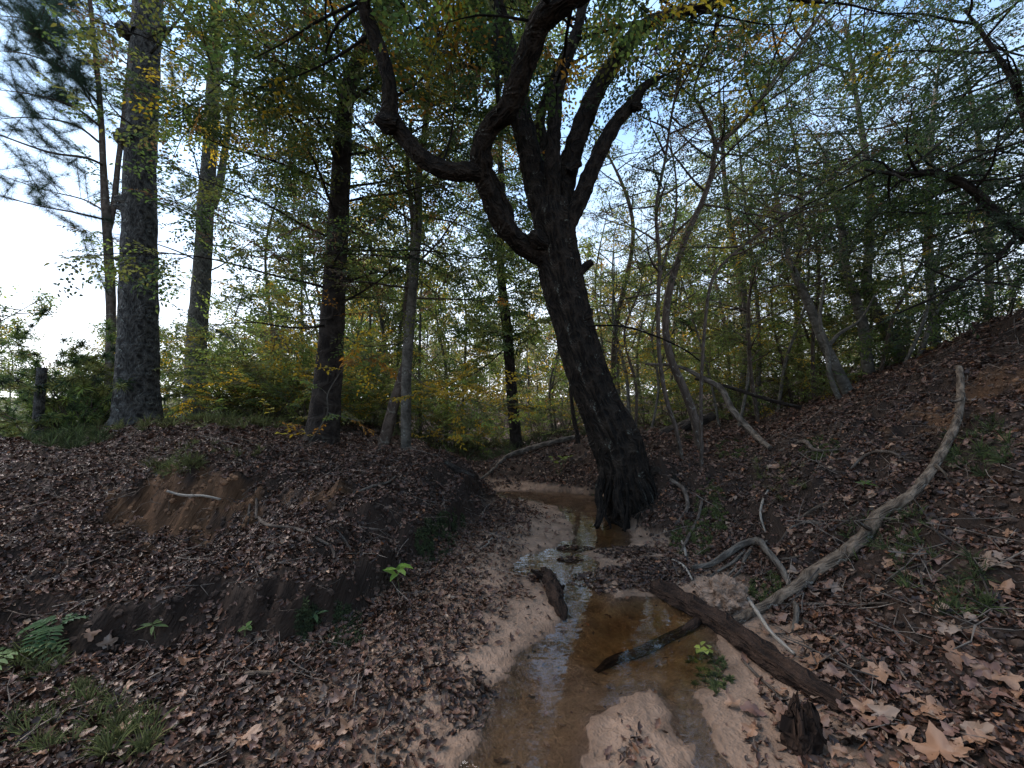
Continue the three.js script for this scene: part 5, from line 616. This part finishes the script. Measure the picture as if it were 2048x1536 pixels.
  leafy('seedling', 'long leaved seedling on the dark toe of the bank', 312, 1275, 6, 0.1, 0.022, 0.09, [0.1, 0.15, 0.045], 0.4);
  leafy('seedling', 'spreading seedling on the mossy step', 632, 1245, 7, 0.08, 0.025, 0.07, [0.07, 0.13, 0.045], 0.6);
  leafy('seedling', 'yellow green three leaved sprig growing by the rotten log', 1402, 1335, 9, 0.05, 0.034, 0.13, [0.3, 0.36, 0.06], 0.4);
  leafy('seedling', 'tall pale green seedling on top of the left bank', 445, 850, 12, 0.1, 0.06, 0.55, [0.12, 0.18, 0.03], 0.25);
  leafy('seedling', 'yellow leaved seedling between the grey trunk and the dark trunk', 527, 862, 10, 0.09, 0.055, 0.5, [0.28, 0.25, 0.03], 0.3);
  leafy('seedling', 'low yellow seedling beside the wide based dark trunk', 578, 880, 7, 0.08, 0.045, 0.12, [0.3, 0.26, 0.03], 0.9);
  leafy('seedling', 'light green sprig on the far creek bank left of the leaning tree', 1118, 950, 16, 0.11, 0.05, 0.35, [0.14, 0.19, 0.03], 0.6);
  leafy('seedling', 'single green leaf plant beside the fallen branch', 1724, 985, 4, 0.1, 0.04, 0.08, [0.1, 0.16, 0.03], 0.3);
  const fern = (label, px, py, n, L, tint) => { const p = ground(px, py), t = thing('fern', label, 'fern', p.clone()); for (let i = 0; i < n; i++) { const a = i / n * 6.28 + R(), o = { pos: [], col: [], idx: [] }; let q = p.clone(), d = V(Math.cos(a), 1.1, Math.sin(a)).normalize(); for (let k = 0; k < 9; k++) { const q2 = q.clone().addScaledVector(d, L / 9); rod(o, q, q2, 0.002, tint); const s = V(-Math.sin(a), 0.1, Math.cos(a)), w = Math.sin(Math.PI * (k + 1) / 10.5) * L * 0.3, v = rr(0.8, 1.2); for (const e of [-1, 1]) leafShape(o, q2, s.clone().multiplyScalar(e).addScaledVector(d, 0.4).normalize(), V(0, 1, 0.1).normalize(), w, 0.022, tint.map((c) => c * v)); d.y -= 0.24; d.normalize(); q = q2; } part('frond', finish(o), M.leaf, t); } };
  fern('bright green fern at the left edge below the bank', 45, 1310, 6, 0.26, [0.24, 0.33, 0.14]); fern('small fern at the foot of the left bank beside the bright one', 110, 1262, 6, 0.2, [0.07, 0.13, 0.05]);
}
renderer.render(scene, camera);
